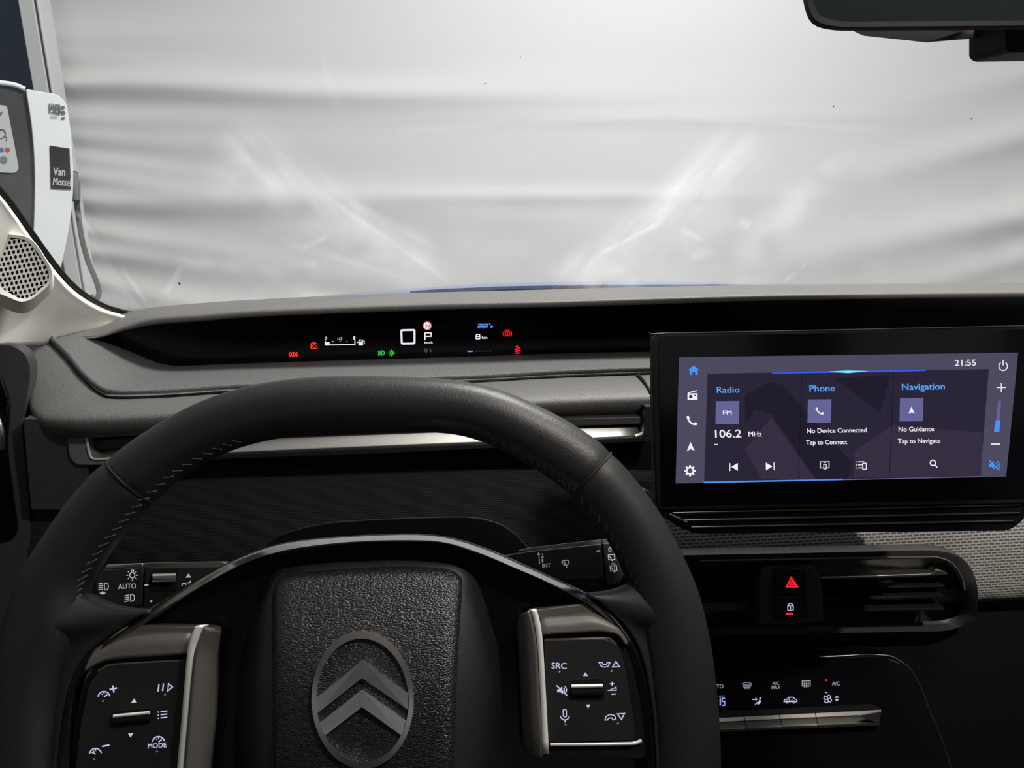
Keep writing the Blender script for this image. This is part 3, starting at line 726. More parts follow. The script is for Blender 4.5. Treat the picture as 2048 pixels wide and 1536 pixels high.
# --- glossy inner panel and arch trim
arch_o = [(104,1640),(108,1536),(124,1417),(141,1347),(174,1301),(228,1260),(290,1223),(414,1148),(497,1107),(580,1083),(700,1071),(825,1067),(900,1074),(975,1097),(1050,1129),(1100,1151),(1175,1186),(1228,1223),(1266,1268),(1289,1318),(1307,1410),(1316,1536),(1318,1640)]
arch_i = [(150,1640),(150,1536),(152,1425),(163,1362),(192,1318),(240,1278),(302,1240),(425,1166),(505,1127),(586,1104),(705,1089),(825,1086),(893,1091),(958,1112),(1034,1144),(1090,1168),(1160,1203),(1208,1238),(1240,1280),(1260,1326),(1280,1412),(1290,1536),(1292,1640)]
AO, AI = cr(arch_o, 5), cr(arch_i, 5)
AC = [((a[0]+b[0])/2, (a[1]+b[1])/2) for a, b in zip(AO, AI)]
def band(name, A, B, hA, hB, hM, m, parent, thick=.012):
    rows = [[PWH.P(*p, hA-thick) for p in A], [PWH.P(*p, hA) for p in A], [PWH.P((a[0]*.72+b[0]*.28), (a[1]*.72+b[1]*.28), hA*.55+hM*.45) for a, b in zip(A, B)], [PWH.P((a[0]*.3+b[0]*.7), (a[1]*.3+b[1]*.7), hM) for a, b in zip(A, B)], [PWH.P(*p, hB) for p in B], [PWH.P(*p, hB-thick) for p in B]]
    vs = [p for r in rows for p in r]; n = len(A); fs = []
    for j in range(len(rows)-1):
        for i in range(n-1): fs.append([j*n+i, j*n+i+1, (j+1)*n+i+1, (j+1)*n+i])
    j = len(rows)-1
    for i in range(n-1): fs.append([j*n+i, j*n+i+1, i+1, i])
    fs += [[k*n for k in range(len(rows))], [k*n+n-1 for k in range(len(rows))][::-1]]
    return pyd(name, vs, fs, m, parent, smooth=50)
band('arch_trim', AO, AI, .0035, .009, .0115, M_ARCH, sw)
AE = [(a[0]*1.0, a[1]-4) for a in AO[30:90]]
prism('inner_panel', PWH, resample(AC, 90, False), -.002, .012, M_INNER, sw)

# --- spoke covers flowing from the rim crest into the arch trim
def crest(py, left=True):
    best = None
    for i in range(NL):
        p = PWH.W(C[i][0], C[i][1], .0165); x, y = to_px(np.array(p.x), np.array(p.y), np.array(p.z))
        if (x < 725) == left:
            if best is None or abs(y-py) < best[0]: best = (abs(y-py), float(x), float(y))
    return best[1], best[2]
def spoke(name, left, first, ys, ends):
    rows = [[PWH.P(*q) for q in r] for r in first]
    for yy, e in zip(ys, ends):
        c = crest(yy, left); row = []
        for t in (0, .25, .5, .75, 1.0):
            h = .0153+(.0070-.0153)*(t*t*(3-2*t)) - (.0020*math.sin(math.pi*t))
            row.append(PWH.P(c[0]+(e[0]-c[0])*t, c[1]+(e[1]-c[1])*t, h))
        rows.append(row)
    rows.insert(0, [p-PWH.n*.014 for p in rows[0]])
    return loft(name, rows, M_RIMS, sw, 5, 5, solid=.003, smooth=70)
spoke('spoke_cover', True, [[(125,1184,.010),(165,1192,.0055),(206,1211,.0055),(255,1220,.006),(299,1221,.007)], [(70,1250,.0150),(108,1247,.0142),(158,1248,.0112),(208,1250,.0086),(256,1247,.0072)]], [1290,1340,1420,1536,1640], [(192,1291),(150,1340),(126,1417),(110,1536),(106,1640)])
spoke('spoke_cover', False, [[(1310,1160,.010),(1272,1168,.0055),(1236,1181,.0055),(1206,1186,.006),(1178,1188,.007)], [(1352,1232,.0150),(1320,1230,.0142),(1280,1229,.0112),(1246,1226,.0086),(1218,1218,.0072)]], [1275,1330,1410,1536,1640], [(1262,1266),(1287,1320),(1305,1410),(1314,1536),(1316,1640)])

# --- airbag cover
def bulge(y): return -.0135*((1400-y)/260.0)**2 if y < 1400 else -.005*((y-1400)/260.0)**2
o1 = rnd([(556,1117,30),(640,1099,60),(800,1092,80),(925,1098,40),(966,1130,24),(984,1200,50),(1001,1330,80),(1003,1536,60),(995,1680,30),(470,1680,30),(468,1536,60),(478,1330,80),(500,1215,50),(530,1165,24)], 20, 6)
o2 = rnd([(552,1137,24),(640,1120,60),(800,1113,80),(915,1118,30),(945,1146,20),(952,1215,40),(958,1340,70),(955,1536,50),(945,1660,24),(515,1660,24),(513,1536,50),(516,1340,70),(524,1220,40),(532,1176,20)], 20, 6)
o3 = rnd([(562,1150,18),(640,1140,40),(800,1131,60),(898,1137,20),(926,1152,14),(922,1215,30),(914,1340,60),(908,1536,50),(900,1640,20),(552,1640,20),(546,1536,50),(545,1340,60),(544,1215,30),(546,1175,14)], 20, 6)
o4 = [(725+(x-725)*.93, 1380+(y-1380)*.93) for x, y in o3]
o5 = [(725+(x-725)*.80, 1380+(y-1380)*.80) for x, y in o3]
o6 = [(725+(x-725)*.45, 1380+(y-1380)*.45) for x, y in o3]
sk = rings('airbag_skirt', PWH, [(o1, .000), (o2, .013), (o3, .0190)], M_HUBS, sw, n=160, cap=True, back=.02, smooth=55, hf=bulge)
HP = .0228
o7 = [(725+(x-725)*.2, 1380+(y-1380)*.2) for x, y in o3]; o45 = [(725+(x-725)*.87, 1380+(y-1380)*.87) for x, y in o3]; o55 = [(725+(x-725)*.62, 1380+(y-1380)*.62) for x, y in o3]
ab = rings('airbag_cover', PWH, [(o3, .0200), (o4, .0222), (o45, .0226), (o5, .0228), (o55, .0228), (o6, HP), (o7, HP)], M_HUB, sw, n=160, back=.004, smooth=70, hf=bulge)
EM = HP+.0006
def ell(rx, ry, n=72, cx=725, cy=1400, rot=-1.5):
    c, s = math.cos(math.radians(rot)), math.sin(math.radians(rot))
    return [(cx+rx*math.cos(2*math.pi*k/n)*c-ry*math.sin(2*math.pi*k/n)*s, cy+rx*math.cos(2*math.pi*k/n)*s+ry*math.sin(2*math.pi*k/n)*c) for k in range(n)]
ring = rings('emblem', PWH, [(ell(103,139), EM-.001), (ell(102,138), EM+.0014), (ell(92.5,124, cy=1401), EM+.0016), (ell(91,122, cy=1401), EM-.001)], M_EMB, ab, n=96, cap=False, smooth=35, hf=bulge)
tag(ring, 'oval steel emblem ring with two chevrons')
for pts in ([(725.2,1320.7),(816,1386),(815,1419),(724,1356),(632,1429),(631,1397)], [(724.6,1379),(812,1441),(803,1471),(724,1414),(645,1475),(634,1450)]):
    L = pts; mxp = ((L[0][0]+L[3][0])/2, (L[0][1]+L[3][1])/2)
    # each chevron has a ridge line at the apex: left and right facets tilt slightly
    f = [PWH.P(q[0], q[1], EM+hh+bulge(q[1])) for q, hh in zip(L, (.0020,.0008,.0008,.0020,.0008,.0008))]
    b = [p-PWH.n*.0025 for p in f]
    pyd('chevron', f+b, [[0,1,2,3],[0,3,4,5],[6,9,8,7],[6,11,10,9]]+[[i,(i+1)%6,(i+1)%6+6,i+6] for i in range(6)], M_EMB, ring)

# --- button pods
def icon_speedo(k, x, y, r, rot=0, needle=-40):
    k.xf(x, y, 1, rot).arc(0, 0, r, 190, 350, 2.4); k.line([(0,-1),(r*.75*math.cos(math.radians(needle)), r*.75*math.sin(math.radians(needle)))], 2.4)
    k.line([(-r*.35,-r*.62),(-r*.2,-r*.5)], 2); k.line([(r*.05,-r*.9),(r*.05,-r*.6)], 2); k.xf(0, 0)
HPOD = .012
def pod_left():
    body = prism('pod_body', PWH, rnd([(388,1252,4),(425,1255,8),(431,1262,6),(424,1300,14),(422,1420,20),(408,1560,20),(400,1660,6),(130,1660,6),(150,1440,30),(172,1340,30),(200,1290,30),(252,1250,20)], 10), .009, .016, M_POD, sw, bevel=.002)
    loft('pod_crown', [[PWH.P(x, y, h) for x, y in r] for r, h in (([(196,1290),(226,1268),(262,1251),(320,1250),(391,1253)], .001), ([(190,1297),(221,1276),(258,1260),(318,1259),(388,1261)], .0075), ([(180,1314),(209,1298),(244,1286),(308,1282),(381,1281)], .0118), ([(166,1344),(195,1327),(228,1318),(300,1313),(375,1308)], .0130))], M_POD, body, 5, 5, solid=.002)
    side = loft('pod_side', [[PWH.P(x, y, h) for x, y, h in r] for r in ([(408,1251,.0165),(398,1276,.0165),(389,1303,.0165),(383,1355,.0165),(375,1450,.0165),(366,1560,.0165),(360,1650,.0165)], [(421,1256,.014),(413,1282,.0135),(406,1310,.0135),(402,1360,.0135),(396,1450,.0135),(388,1560,.0135),(382,1650,.0135)], [(431,1262,.004),(428,1290,.004),(425,1315,.004),(423,1362,.004),(420,1450,.004),(408,1560,.004),(402,1650,.004)])], M_POD, body, 4, 4, solid=.003)
    loft('silver_blade', [[PWH.P(x, y, .0175) for x, y in r] for r in ([(391,1252),(382,1274),(374.5,1304),(368,1375),(362,1450),(354,1540),(347,1650)], [(408,1251),(398,1274),(389,1301),(383,1356),(376,1450),(368,1540),(361,1650)])], M_BLADE, body, 5, 1, solid=.008)
    prism('pod_gap', PWH, rnd([(374,1309,2),(228,1320,20),(194,1330,14),(166,1365,20),(150,1450,10),(134,1660,2),(358,1660,2)], 8), .0098, .003, M_BLACK, body)
    bp = prism('button_panel', PWH, rnd([(371,1321,2),(232,1329,20),(205,1338,14),(179,1363,20),(162,1441,10),(138,1650,4),(350,1650,2)], 8), .0125, .005, M_BTN, body, bevel=.0009)
    tube('panel_edge', [PWH.P(x, y, .0118) for x, y in cr([(371,1321),(232,1329),(208,1336),(196,1343)], 5)], .0006, M_POD, body, seg=6)
    H2 = .0128
    B = lambda k, nm: k.build(nm, PWH, H2, M_LAV, bp)
    k = Ink(); icon_speedo(k, 208, 1395, 12, -3); k.line([(219,1379),(234,1376)], 3); k.line([(225,1371),(228,1385)], 3); B(k, 'speed_up_symbol')
    k = Ink(); icon_speedo(k, 191, 1509, 12, -3, 215); k.line([(204,1493),(219,1490)], 3); B(k, 'speed_down_symbol')
    k = Ink(); icon_speedo(k, 317, 1485, 12, -3); k.text('MODE', 296, 1497, 37, 9.5, -4); B(k, 'mode_symbol')
    k = Ink(); k.line([(316,1383),(318,1368)], 2.6); k.line([(325,1382),(327,1367)], 2.6); k.line([(335.5,1382),(337,1367.5),(345,1374)], 2.2, True); B(k, 'pause_play_symbol')
    k = Ink()
    for j, y in enumerate((1423, 1429, 1435.5)): k.line([(321,y+.5),(334.5,y-1)], 2.4); k.disc(316.5, y+1.2, 1.4)
    B(k, 'list_symbol')
    k = Ink(); k.fill([(262,1406),(268,1397),(274,1405)]); B(k, 'up_mark')
    k = Ink(); k.fill([(256,1467),(267,1466),(261,1475)]); B(k, 'down_mark')
    for x, y in ((206,1402),(330,1389),(188,1518),(314,1503)):
        k = Ink(); k.disc(x, y, 2.2); k.build('touch_dot', PWH, H2, M_PRINTG, bp)
    rec = prism('roller_well', PWH, rnd([(224,1424),(300,1416),(301,1446),(222,1458)], 4), .0127, .001, M_BLACK, body)
    loft('roller', [[PWH.P(x, y, h) for x, y in r] for r, h in (([(226,1428),(298,1421)], .0125), ([(226,1431),(298,1424)], .0145), ([(226,1436),(299,1429)], .0155), ([(226,1446),(298,1440)], .0150), ([(228,1452),(296,1446)], .0125))], M_BTN, body, 3, 4)
    tube('roller_bar', [PWH.P(227,1432.5,.0158), PWH.P(299,1425.5,.0158)], .0008, M_BLADE, body, seg=10)
pod_left()
def pod_right():
    body = prism('pod_body', PWH, rnd([(1070,1219,4),(1175,1206,6),(1206,1217,10),(1236,1242,20),(1263,1282,20),(1284,1350,30),(1296,1440,20),(1300,1495,20),(1288,1518,10),(1092,1512,10),(1080,1400,20)], 10), .009, .016, M_POD, sw, bevel=.002)
    loft('pod_crown', [[PWH.P(x, y, h) for x, y in r] for r, h in (([(1078,1220),(1130,1213),(1176,1206),(1209,1219),(1237,1243),(1258,1276)], .001), ([(1080,1231),(1130,1225),(1174,1219),(1206,1228),(1234,1250),(1257,1281)], .0075), ([(1082,1248),(1134,1244),(1182,1240),(1212,1246),(1238,1258),(1256,1284)], .0118), ([(1086,1269),(1140,1266),(1194,1263),(1224,1266),(1240,1272),(1254,1290)], .0130))], M_POD, body, 5, 5, solid=.002)
    loft('pod_side', [[PWH.P(x, y, h) for x, y, h in r] for r in ([(1062,1219,.0165),(1067,1240,.0165),(1075,1288,.0165),(1081,1390,.0165),(1086,1470,.0165),(1089,1514,.015)], [(1053,1226,.0135),(1056,1250,.0135),(1061,1296,.0135),(1066,1392,.0135),(1070,1470,.0135),(1076,1512,.012)], [(1048,1238,.004),(1044,1262,.004),(1047,1300,.004),(1052,1395,.004),(1056,1480,.004),(1064,1506,.004)])], M_POD, body, 4, 4, solid=.003)
    loft('silver_blade', [[PWH.P(x, y, .0175) for x, y in r] for r in ([(1061,1220),(1067,1239),(1075,1288),(1081,1390),(1086,1508)], [(1073,1219),(1079,1239),(1085,1277),(1092,1390),(1098,1508)])], M_BLADE, body, 5, 1, solid=.008)
    prism('pod_gap', PWH, rnd([(1086,1270,2),(1196,1266,20),(1236,1268,24),(1262,1310,24),(1288,1440,16),(1299,1512,10),(1098,1511,4)], 8), .0098, .003, M_BLACK, body)
    bp = prism('button_panel', PWH, rnd([(1088,1280,2),(1212,1277,20),(1235,1289,14),(1247,1320,20),(1269,1447,12),(1269,1480,6),(1097,1485,3)], 8), .0125, .005, M_BTN, body, bevel=.0009)
    tube('panel_edge', [PWH.P(x, y, .0118) for x, y in cr([(1089,1280),(1205,1276.5),(1222,1280),(1232,1289)], 5)], .0006, M_POD, body, seg=6)
    tube('lower_lip', [PWH.P(x, y, .0115) for x, y in cr([(1100,1489),(1180,1488.5),(1262,1487),(1274,1485),(1283,1481)], 5)], .0009, M_BLADE, body, seg=8)
    H2 = .0128
    B = lambda k, nm: k.build(nm, PWH, H2, M_LAV, bp)
    B(Ink().text('SRC', 1103, 1337, 30, 12, 1.5), 'source_lettering')
    k = Ink(); k.line([(1198,1325),(1202,1332),(1209,1334.5),(1216,1333),(1220,1325),(1214,1325.5),(1213,1328.5),(1206,1329),(1204.5,1325)], 1.9, True)
    k.line([(1225,1334),(1232,1323),(1239,1333.5)], 2.2, True); B(k, 'answer_symbol')
    k = Ink(); k.fill([(1114,1379),(1119,1378),(1124,1373),(1126,1388),(1120,1384),(1115,1385)]); k.arc(1124,1380,5,-60,60,2); k.arc(1124,1380,9,-55,55,2); k.line([(1113,1371),(1134,1391)], 2.4); B(k, 'mute_symbol')
    k = Ink(); k.line(rnd([(1126,1419),(1132.5,1419),(1133,1434),(1127,1434)], 3), 2, True); k.arc(1129.8,1431,9,8,172,2.2); k.line([(1130,1440),(1130.3,1445)], 2.2); B(k, 'microphone_symbol')
    k = Ink(); k.line([(1210,1440),(1212,1433),(1220,1429),(1229,1431),(1232,1438),(1226,1440),(1224,1436),(1217,1436.5),(1215,1440)], 1.9, True)
    k.line([(1235,1428),(1249,1427),(1243,1439)], 2.2, True); B(k, 'hang_up_symbol')
    k = Ink(); k.line([(1220,1368),(1228.5,1367.5)], 2.2); k.line([(1224,1363.5),(1224.5,1372)], 2.2); k.line([(1217,1381),(1232.5,1380.5),(1232,1374.5)], 2, True); k.line([(1222.5,1388.3),(1231.5,1388)], 2.4); B(k, 'volume_symbol')
    k = Ink(); k.fill([(1166,1352),(1171,1344.5),(1176,1352)]); B(k, 'up_mark')
    k = Ink(); k.fill([(1172,1409.5),(1181,1409),(1176.5,1417)]); B(k, 'down_mark')
    for x, y in ((1119,1343),(1223,1342),(1131,1449),(1236,1447)):
        k = Ink(); k.disc(x, y, 2.2); k.build('touch_dot', PWH, H2, M_PRINTG, bp)
    prism('roller_well', PWH, rnd([(1141,1361),(1206,1357),(1210,1400),(1145,1402)], 4), .0127, .001, M_BLACK, body)
    loft('roller', [[PWH.P(x, y, h) for x, y in r] for r, h in (([(1143,1369),(1204,1367)], .0125), ([(1143,1371),(1204,1369)], .0145), ([(1143,1376),(1205,1374)], .0155), ([(1145,1390),(1206,1388)], .0150), ([(1147,1395),(1204,1393)], .0125))], M_BTN, body, 3, 4)
    tube('roller_bar', [PWH.P(1143,1373,.0158), PWH.P(1205,1371.5,.0158)], .0009, M_BLADE, body, seg=10)
pod_right()

# ================================================================== STALKS
HS = -.045
def low_beam(k, x, y, s, sl=0.0, wd=1.8):
    k.xf(x, y, s); k.line([(1,-7),(4,-7),(8,-4.5),(9,0),(8,4.5),(4,7),(1,7)], wd, True)
    for j in (-6, -2, 2, 6): k.line([(-11,j+sl*6),(-2,j)], wd)
    k.xf(0, 0)
sl_ = thing('indicator_stalk', PWH.P(330, 1170, HS-.02), 'black light switch stalk marked AUTO behind the left of the steering wheel', 'stalk')
kn = prism('rotary_end', PWH, rnd([(204,1140,4),(286,1135,2),(283,1213,8),(222,1215,16),(196,1196,20),(190,1168,14)], 6), HS, .024, M_BTN, sl_, bevel=.002)
prism('top_edge', PWH, [(213,1129),(286,1126),(286,1136),(208,1139)], HS-.002, .016, M_DSILV, kn, bevel=.0008)
ar = prism('stalk_arm', PWH, rnd([(290,1135,2),(470,1133,2),(560,1140,6),(560,1225,6),(288,1214,8)], 6), HS, .024, M_BTN, sl_, bevel=.002)
prism('top_edge', PWH, rnd([(290,1126,1),(440,1123,4),(455,1128,4),(452,1134,2),(290,1136,1)], 2), HS-.002, .016, M_DSILV, ar, bevel=.0008)
prism('roller_well', PWH, [(305,1140),(356,1139),(353,1182),(300,1184)], HS+.0004, .001, M_BLACK, ar)
rl = loft('thumb_roller', [[PWH.P(x, y, HS+h) for x, y in r] for r, h in (([(305,1147),(352,1146)], 0), ([(305,1149),(352,1148)], .003), ([(305,1160),(352,1159)], .004), ([(304.5,1161.5),(351,1160.5)], .003), ([(304.5,1163),(351,1162)], .0042), ([(306,1168),(350,1168)], .001))], M_SILV, ar, 3, 3)
KB = lambda k, nm: k.build(nm, PWH, HS+.0004, M_PRINT, kn)
k = Ink(); low_beam(k, 208, 1173, 1.0); k.fill([(199,1186),(205,1182.5),(212,1186),(205,1189.5)]); KB(k, 'main_beam_symbol')
k = Ink(); low_beam(k, 260, 1195.5, 1.0, .35); KB(k, 'dipped_beam_symbol')
KB(Ink().text('AUTO', 236.5, 1178, 36, 10, -2), 'auto_lettering')
k = Ink()
k.xf(264.5, 1150.5); k.ring(0,0,5.2,2); k.line([(-1.6,-6),(-1.8,-10),(2.6,-10),(2.4,-6)],1.8)
for a in (0, 40, 90, 140, 180, 222, 318): k.line([(8.2*math.cos(math.radians(a)), 8.2*math.sin(math.radians(a))),(12*math.cos(math.radians(a)), 12*math.sin(math.radians(a)))],1.8)
k.xf(0,0); KB(k, 'side_light_symbol')
AB = lambda k, nm: k.build(nm, PWH, HS+.0006, M_PRINT, ar)
AB(Ink().line([(289,1170.5),(297,1169.5)], 3), 'index_mark'); AB(Ink().fill([(371,1155),(377,1147),(382.5,1155)]), 'up_mark'); AB(Ink().disc(302,1202.5,3,ry=2), 'lower_mark')
k = Ink(); k.line([(363.5,1172),(365,1167.5),(371,1166.5),(372,1170)],2); k.line([(374.5,1166),(380,1165),(381,1161)],2); AB(k, 'turn_symbol')

wsx = thing('wiper_stalk', PWH.P(1150, 1120, HS-.02), 'black wiper stalk with printed wiper symbols behind the right of the steering wheel', 'stalk')
ar = prism('stalk_arm', PWH, rnd([(960,1120,2),(1058,1103,4),(1203,1088,2),(1207,1156,4),(1175,1160,6),(960,1165,6)], 4), HS, .024, M_BTN, wsx, bevel=.002)
prism('top_edge', PWH, rnd([(1040,1101,1),(1062,1095,2),(1203,1079,1),(1203,1089,1),(1050,1104,1)], 1), HS-.002, .016, M_DSILV, ar, bevel=.0008)
kn = prism('rotary_end', PWH, rnd([(1206,1087,2),(1230,1086,4),(1248,1120,10),(1249,1150,10),(1238,1168,10),(1212,1172,6)], 6), HS, .024, M_BTN, wsx, bevel=.002)
prism('top_edge', PWH, rnd([(1205,1079,1),(1222,1077,2),(1230,1087,1),(1205,1089,1)], 1), HS-.002, .016, M_DSILV, kn, bevel=.0008)
k = Ink(); k.line([(1079.5,1128),(1077.5,1107)],1.6); k.fill([(1074.5,1110),(1077.3,1104),(1080.5,1109.5)])
k.text('2', 1082, 1115.5, 5.5, 8, -4); k.text('1', 1084, 1125, 2.6, 7, -4); k.text('INT', 1085, 1135, 16, 7.5, -3)
def wiper(k, x, y, s=1.0, rear=False):
    k.xf(x, y, s)
    if rear: k.line([(-7,-6),(7,-7),(8,4),(2,5)],1.7); k.line([(-7,-6),(-6,5),(-2,5)],1.7); k.line([(-4,-3),(1,6),(4,8)],1.7)
    else: k.line([(-3,3),(-8,-3),(-4,-6),(4,-6.5),(8,-3.5),(4,3)],1.7,False); k.line([(-3,-6),(1,5),(3,8)],1.7); k.line([(-3,3),(4,3)],1.4)
    k.xf(0,0)
AB = lambda k, nm: k.build(nm, PWH, HS+.0006, M_PRINT, ar)
AB(k, 'speed_lettering'); k = Ink(); wiper(k, 1131, 1127); AB(k, 'wiper_symbol'); AB(Ink().line([(1193,1102.5),(1200,1101.5)],2.6), 'index_mark')
KB = lambda k, nm: k.build(nm, PWH, HS+.0004, M_PRINT, kn)
KB(Ink().text('0', 1217, 1103.5, 6, 8.5, -3), 'zero_lettering'); k = Ink(); wiper(k, 1222.5, 1115, .9, True); KB(k, 'rear_wiper_symbol')
k = Ink(); wiper(k, 1226.5, 1137.5, .9, True); k.line([(1222,1129),(1226,1127),(1231,1128.5)],1.5); k.line([(1229,1133),(1229.5,1142)],1.4)
KB(k, 'rear_wash_symbol')

# ================================================================== DRIVER'S SLOT VENT
PV = Plane(at(650, 880, .632), (0,-1,.05))
av = thing('air_vent', at(650, 930, .64), 'long slot air vent with bright silver bar behind the steering wheel', 'air vent')
prism('end_cap', PV, rnd([(134,861,6),(171,857,3),(174,880,4),(179,908,8),(190,919,6),(240,917,2),(240,930,4),(152,930,14),(138,914,10)], 4), .014, .02, M_CAP, av, bevel=.0015)
tube('cap_fillet', [PV.P(x, y, .0145) for x, y in cr([(172,858),(174,880),(179,906),(190,918),(240,915)], 6)], .0011, M_BLADE, av, seg=8)
prism('upper_slat', PV, rnd([(182,882,5),(300,873,2),(500,856,2),(900,842,2),(1284,834,4),(1284,848,3),(900,858,2),(500,873,2),(300,890,2),(196,900,6)], 4), .004, .012, M_DOOR, av, bevel=.002)
bar = [[(200,900),(460,878),(760,864),(1010,857),(1285,852)], [(200,909),(460,892),(760,879),(1010,870),(1284,862)], [(200,919),(460,906),(760,893.5),(1010,883.5),(1281,872)]]
loft('silver_bar', [[PV.P(x, y, h) for x, y in r] for r, h in zip(bar, (-.002, .002, .0055))], M_BAR, av, 5, 4, solid=.004)
prism('lower_lip', PV, [(205,921),(460,907.5),(760,895),(1010,885),(1290,873),(1292,884),(1010,896),(760,908),(460,919),(205,933)], .010, .012, M_DARK, av, bevel=.001)
tube('right_fillet', [PV.P(x, y, .010) for x, y in cr([(1291,822),(1290,850),(1284,866),(1270,872)], 6)], .0016, M_BLADE, av, seg=8)
prism('right_cap', PV, rnd([(1290,812,3),(1310,811,3),(1310,884,3),(1286,884,6)], 3), .012, .02, M_DARK, av, bevel=.001)

# ================================================================== INSTRUMENT DISPLAY
PI = Plane(at(800, 670, .800), (0,-1,.05))
ins = thing('instrument_display', at(800, 740, .802), 'narrow black instrument display strip with red green and white symbols', 'display')
pan = prism('display_panel', PI, [(150,676),(191,671),(250,657),(307,646),(410,638),(512,630),(700,622),(900,615),(1100,611),(1300,605),(1600,596),(2048,590),(2400,588),(2400,712),(1300,722),(300,748),(150,720)], 0, .012, M_DISP, ins)
HI = .0006
def brake(k, x, y, s):
    k.xf(x, y, s); k.ring(0,0,3.7,1.0); k.arc(0,0,6.6,140,220,1.1); k.arc(0,0,6.6,-40,40,1.1); k.line([(0,-2),(0,.6)],1.4); k.disc(0,2,.8); k.xf(0,0)
k = Ink(); brake(k, 587, 709, 1.15); k.build('brake_warning_lamp', PI, HI, M_ORNG, ins)
k = Ink(); k.xf(628,692); k.line([(-6,-5),(6,-5),(6,5),(-6,5)],1.1,True); k.ring(0,0,2.8,1.0); k.line([(-3,-7.2),(3,-7.2)],1.1); k.xf(0,0)
k.build('engine_warning_lamp', PI, HI, M_ORNG, ins)
k = Ink(); brake(k, 1015, 667.5, 1.25); k.line([(1010,660.5),(1020,660.2)],1.6); k.build('handbrake_warning_lamp', PI, HI, M_RED2, ins)
k = Ink(); k.xf(1035,699.5); k.disc(-1,-6,2.2); k.line([(-5,0),(0,-2),(5,-4)],2); k.line([(-5,3),(1,2),(6,1)],2); k.line([(-2,-3),(0,7)],1.8); k.line([(-6,7),(6,6.5)],1.8); k.xf(0,0); k.build('seatbelt_warning_lamp', PI, HI, M_RED2, ins)
k = Ink(); low_beam(k, 763, 706, .62, .25, 2.4); k.xf(783.5,706); k.ring(0,0,2.8,2)
for a in range(0, 360, 45): k.line([(4.6*math.cos(math.radians(a)),4.6*math.sin(math.radians(a))),(6.6*math.cos(math.radians(a)),6.6*math.sin(math.radians(a)))],1.6)
k.xf(0,0); k.build('light_telltales', PI, HI, M_GREEN, ins)
k = Ink(); k.line([(650.5,682),(650.5,690),(709.8,689),(709.8,681)],2.0); k.fill([(651,684.5),(659,684.3),(659,689),(651,689)])
k.text('0',649.5,680,4.5,6.5); k.text('1/2',675.5,680,9,5.5); k.text('1',707,679,3.2,6.5)
for x in (666,680,694): k.disc(x,683,1)
k.line([(718,680),(718,690),(725,690),(725,680)],1.8,True); k.rect(718.5,683,724.5,689.5); k.line([(726,683),(728.5,682),(729,688)],1.3); k.fill([(713.5,684.5),(716,682.5),(716,686.5)])
k.build('fuel_gauge', PI, HI, M_WHITEL, ins)
k = Ink(); k.line(rnd([(802.5,660.5),(829,660),(829,687),(803.5,687.5)],2,2),3.8,True); k.build('speed_digit', PI, HI, M_WHITEL, ins)
k = Ink(); k.line([(850,680),(850,666),(862,665.8),(862.5,672.5),(851,672.8)],2.2); k.text('km/h',849,687,16,4.2); k.build('gear_readout', PI, HI, M_WHITEL, ins)
k = Ink(); k.line([(849,700),(852,697),(855,700),(852,705.5)],1.1,True); k.line([(859,697),(862,700),(860,703)],1.0); k.disc(861.5,703.5,.8); k.build('assist_symbol', PI, HI, M_PRINTG, ins)
k = Ink(); k.disc(854.5,651.5,9,20); k.build('speed_limit_rim', PI, HI*.6, emis('sign_rim_red',(225,80,75),1), ins)
k = Ink(); k.disc(854.5,651.5,7.2,20); sg = k.build('speed_limit_sign', PI, HI, M_WHITEL, ins)
k = Ink(); k.text('30',850,654.7,9.5,6); k.build('limit_number', PI, HI*1.5, emis('sign_number_blue',(40,70,110),.8), sg)
k = Ink()
for x0 in (956.5, 966.8): k.line([(x0,648.6),(x0+8,648.4),(x0+8,652),(x0,652.2),(x0,656),(x0+8,655.8)],1.7)
k.disc(979.5,648.2,1.5); k.line([(986,652),(982,652),(982,656),(986,656)],1.2); k.build('temperature_readout', PI, HI, M_BLUEL, ins)
k = Ink(); k.line(rnd([(952.5,669),(959.5,668.8),(960,677.5),(952,677.8)],1.5,2),1.9,True); k.line([(952.5,673.2),(960,673)],1.7); k.text('km',964,677.5,10.5,5.5); k.build('distance_readout', PI, HI, M_WHITEL, ins)
k = Ink(); k.line([(935,703),(945.5,702.6)],2.6); k.build('page_marker', PI, HI, M_BLUEL, ins)
k = Ink()
for x in (951.5,958.5,966,973,980.5): k.line([(x-1.8,702.4),(x+1.8,702.3)],1.2)
k.build('page_dashes', PI, HI, M_PRINTG, ins)

# ================================================================== TOUCHSCREEN
tilt, face = math.radians(9), math.radians(1.0)
PT = Plane(CAM+ray(1690, 838)*.521, (-math.sin(face), -math.cos(tilt), math.sin(tilt)))
ts = thing('touchscreen', PT.P(1690, 1060, -.03), 'wide floating touchscreen showing radio phone and navigation tiles', 'touchscreen')
body = rings('screen_housing', PT, [(rnd([(1330,690,12),(2080,676,12),(2060,980,12),(1340,996,12)], 10, 5), -.024), (rnd([(1312,675,12),(2102,658,12),(2078,998,12),(1322,1012,12)], 10, 5), -.012), (rnd([(1300,668,12),(2112,650,12),(2086,1006,12),(1312,1022,12)], 10, 5), -.003), (rnd([(1303,667,12),(2109,651,12),(2083,1004,12),(1315,1020,12)], 10, 5), .0), (rnd([(1310,673,10),(2102,657,10),(2077,998,10),(1320,1014,10)], 10, 5), .0004)], M_BLACK, ts, n=120, smooth=30)
tube('housing_edge', [PT.P(x, y, .0002) for x, y in cr([(1307,1010),(1303,840),(1302,680),(1308,668.5),(1400,666),(1700,660),(2106,651)], 5)], .0006, M_DARK, body, seg=6)
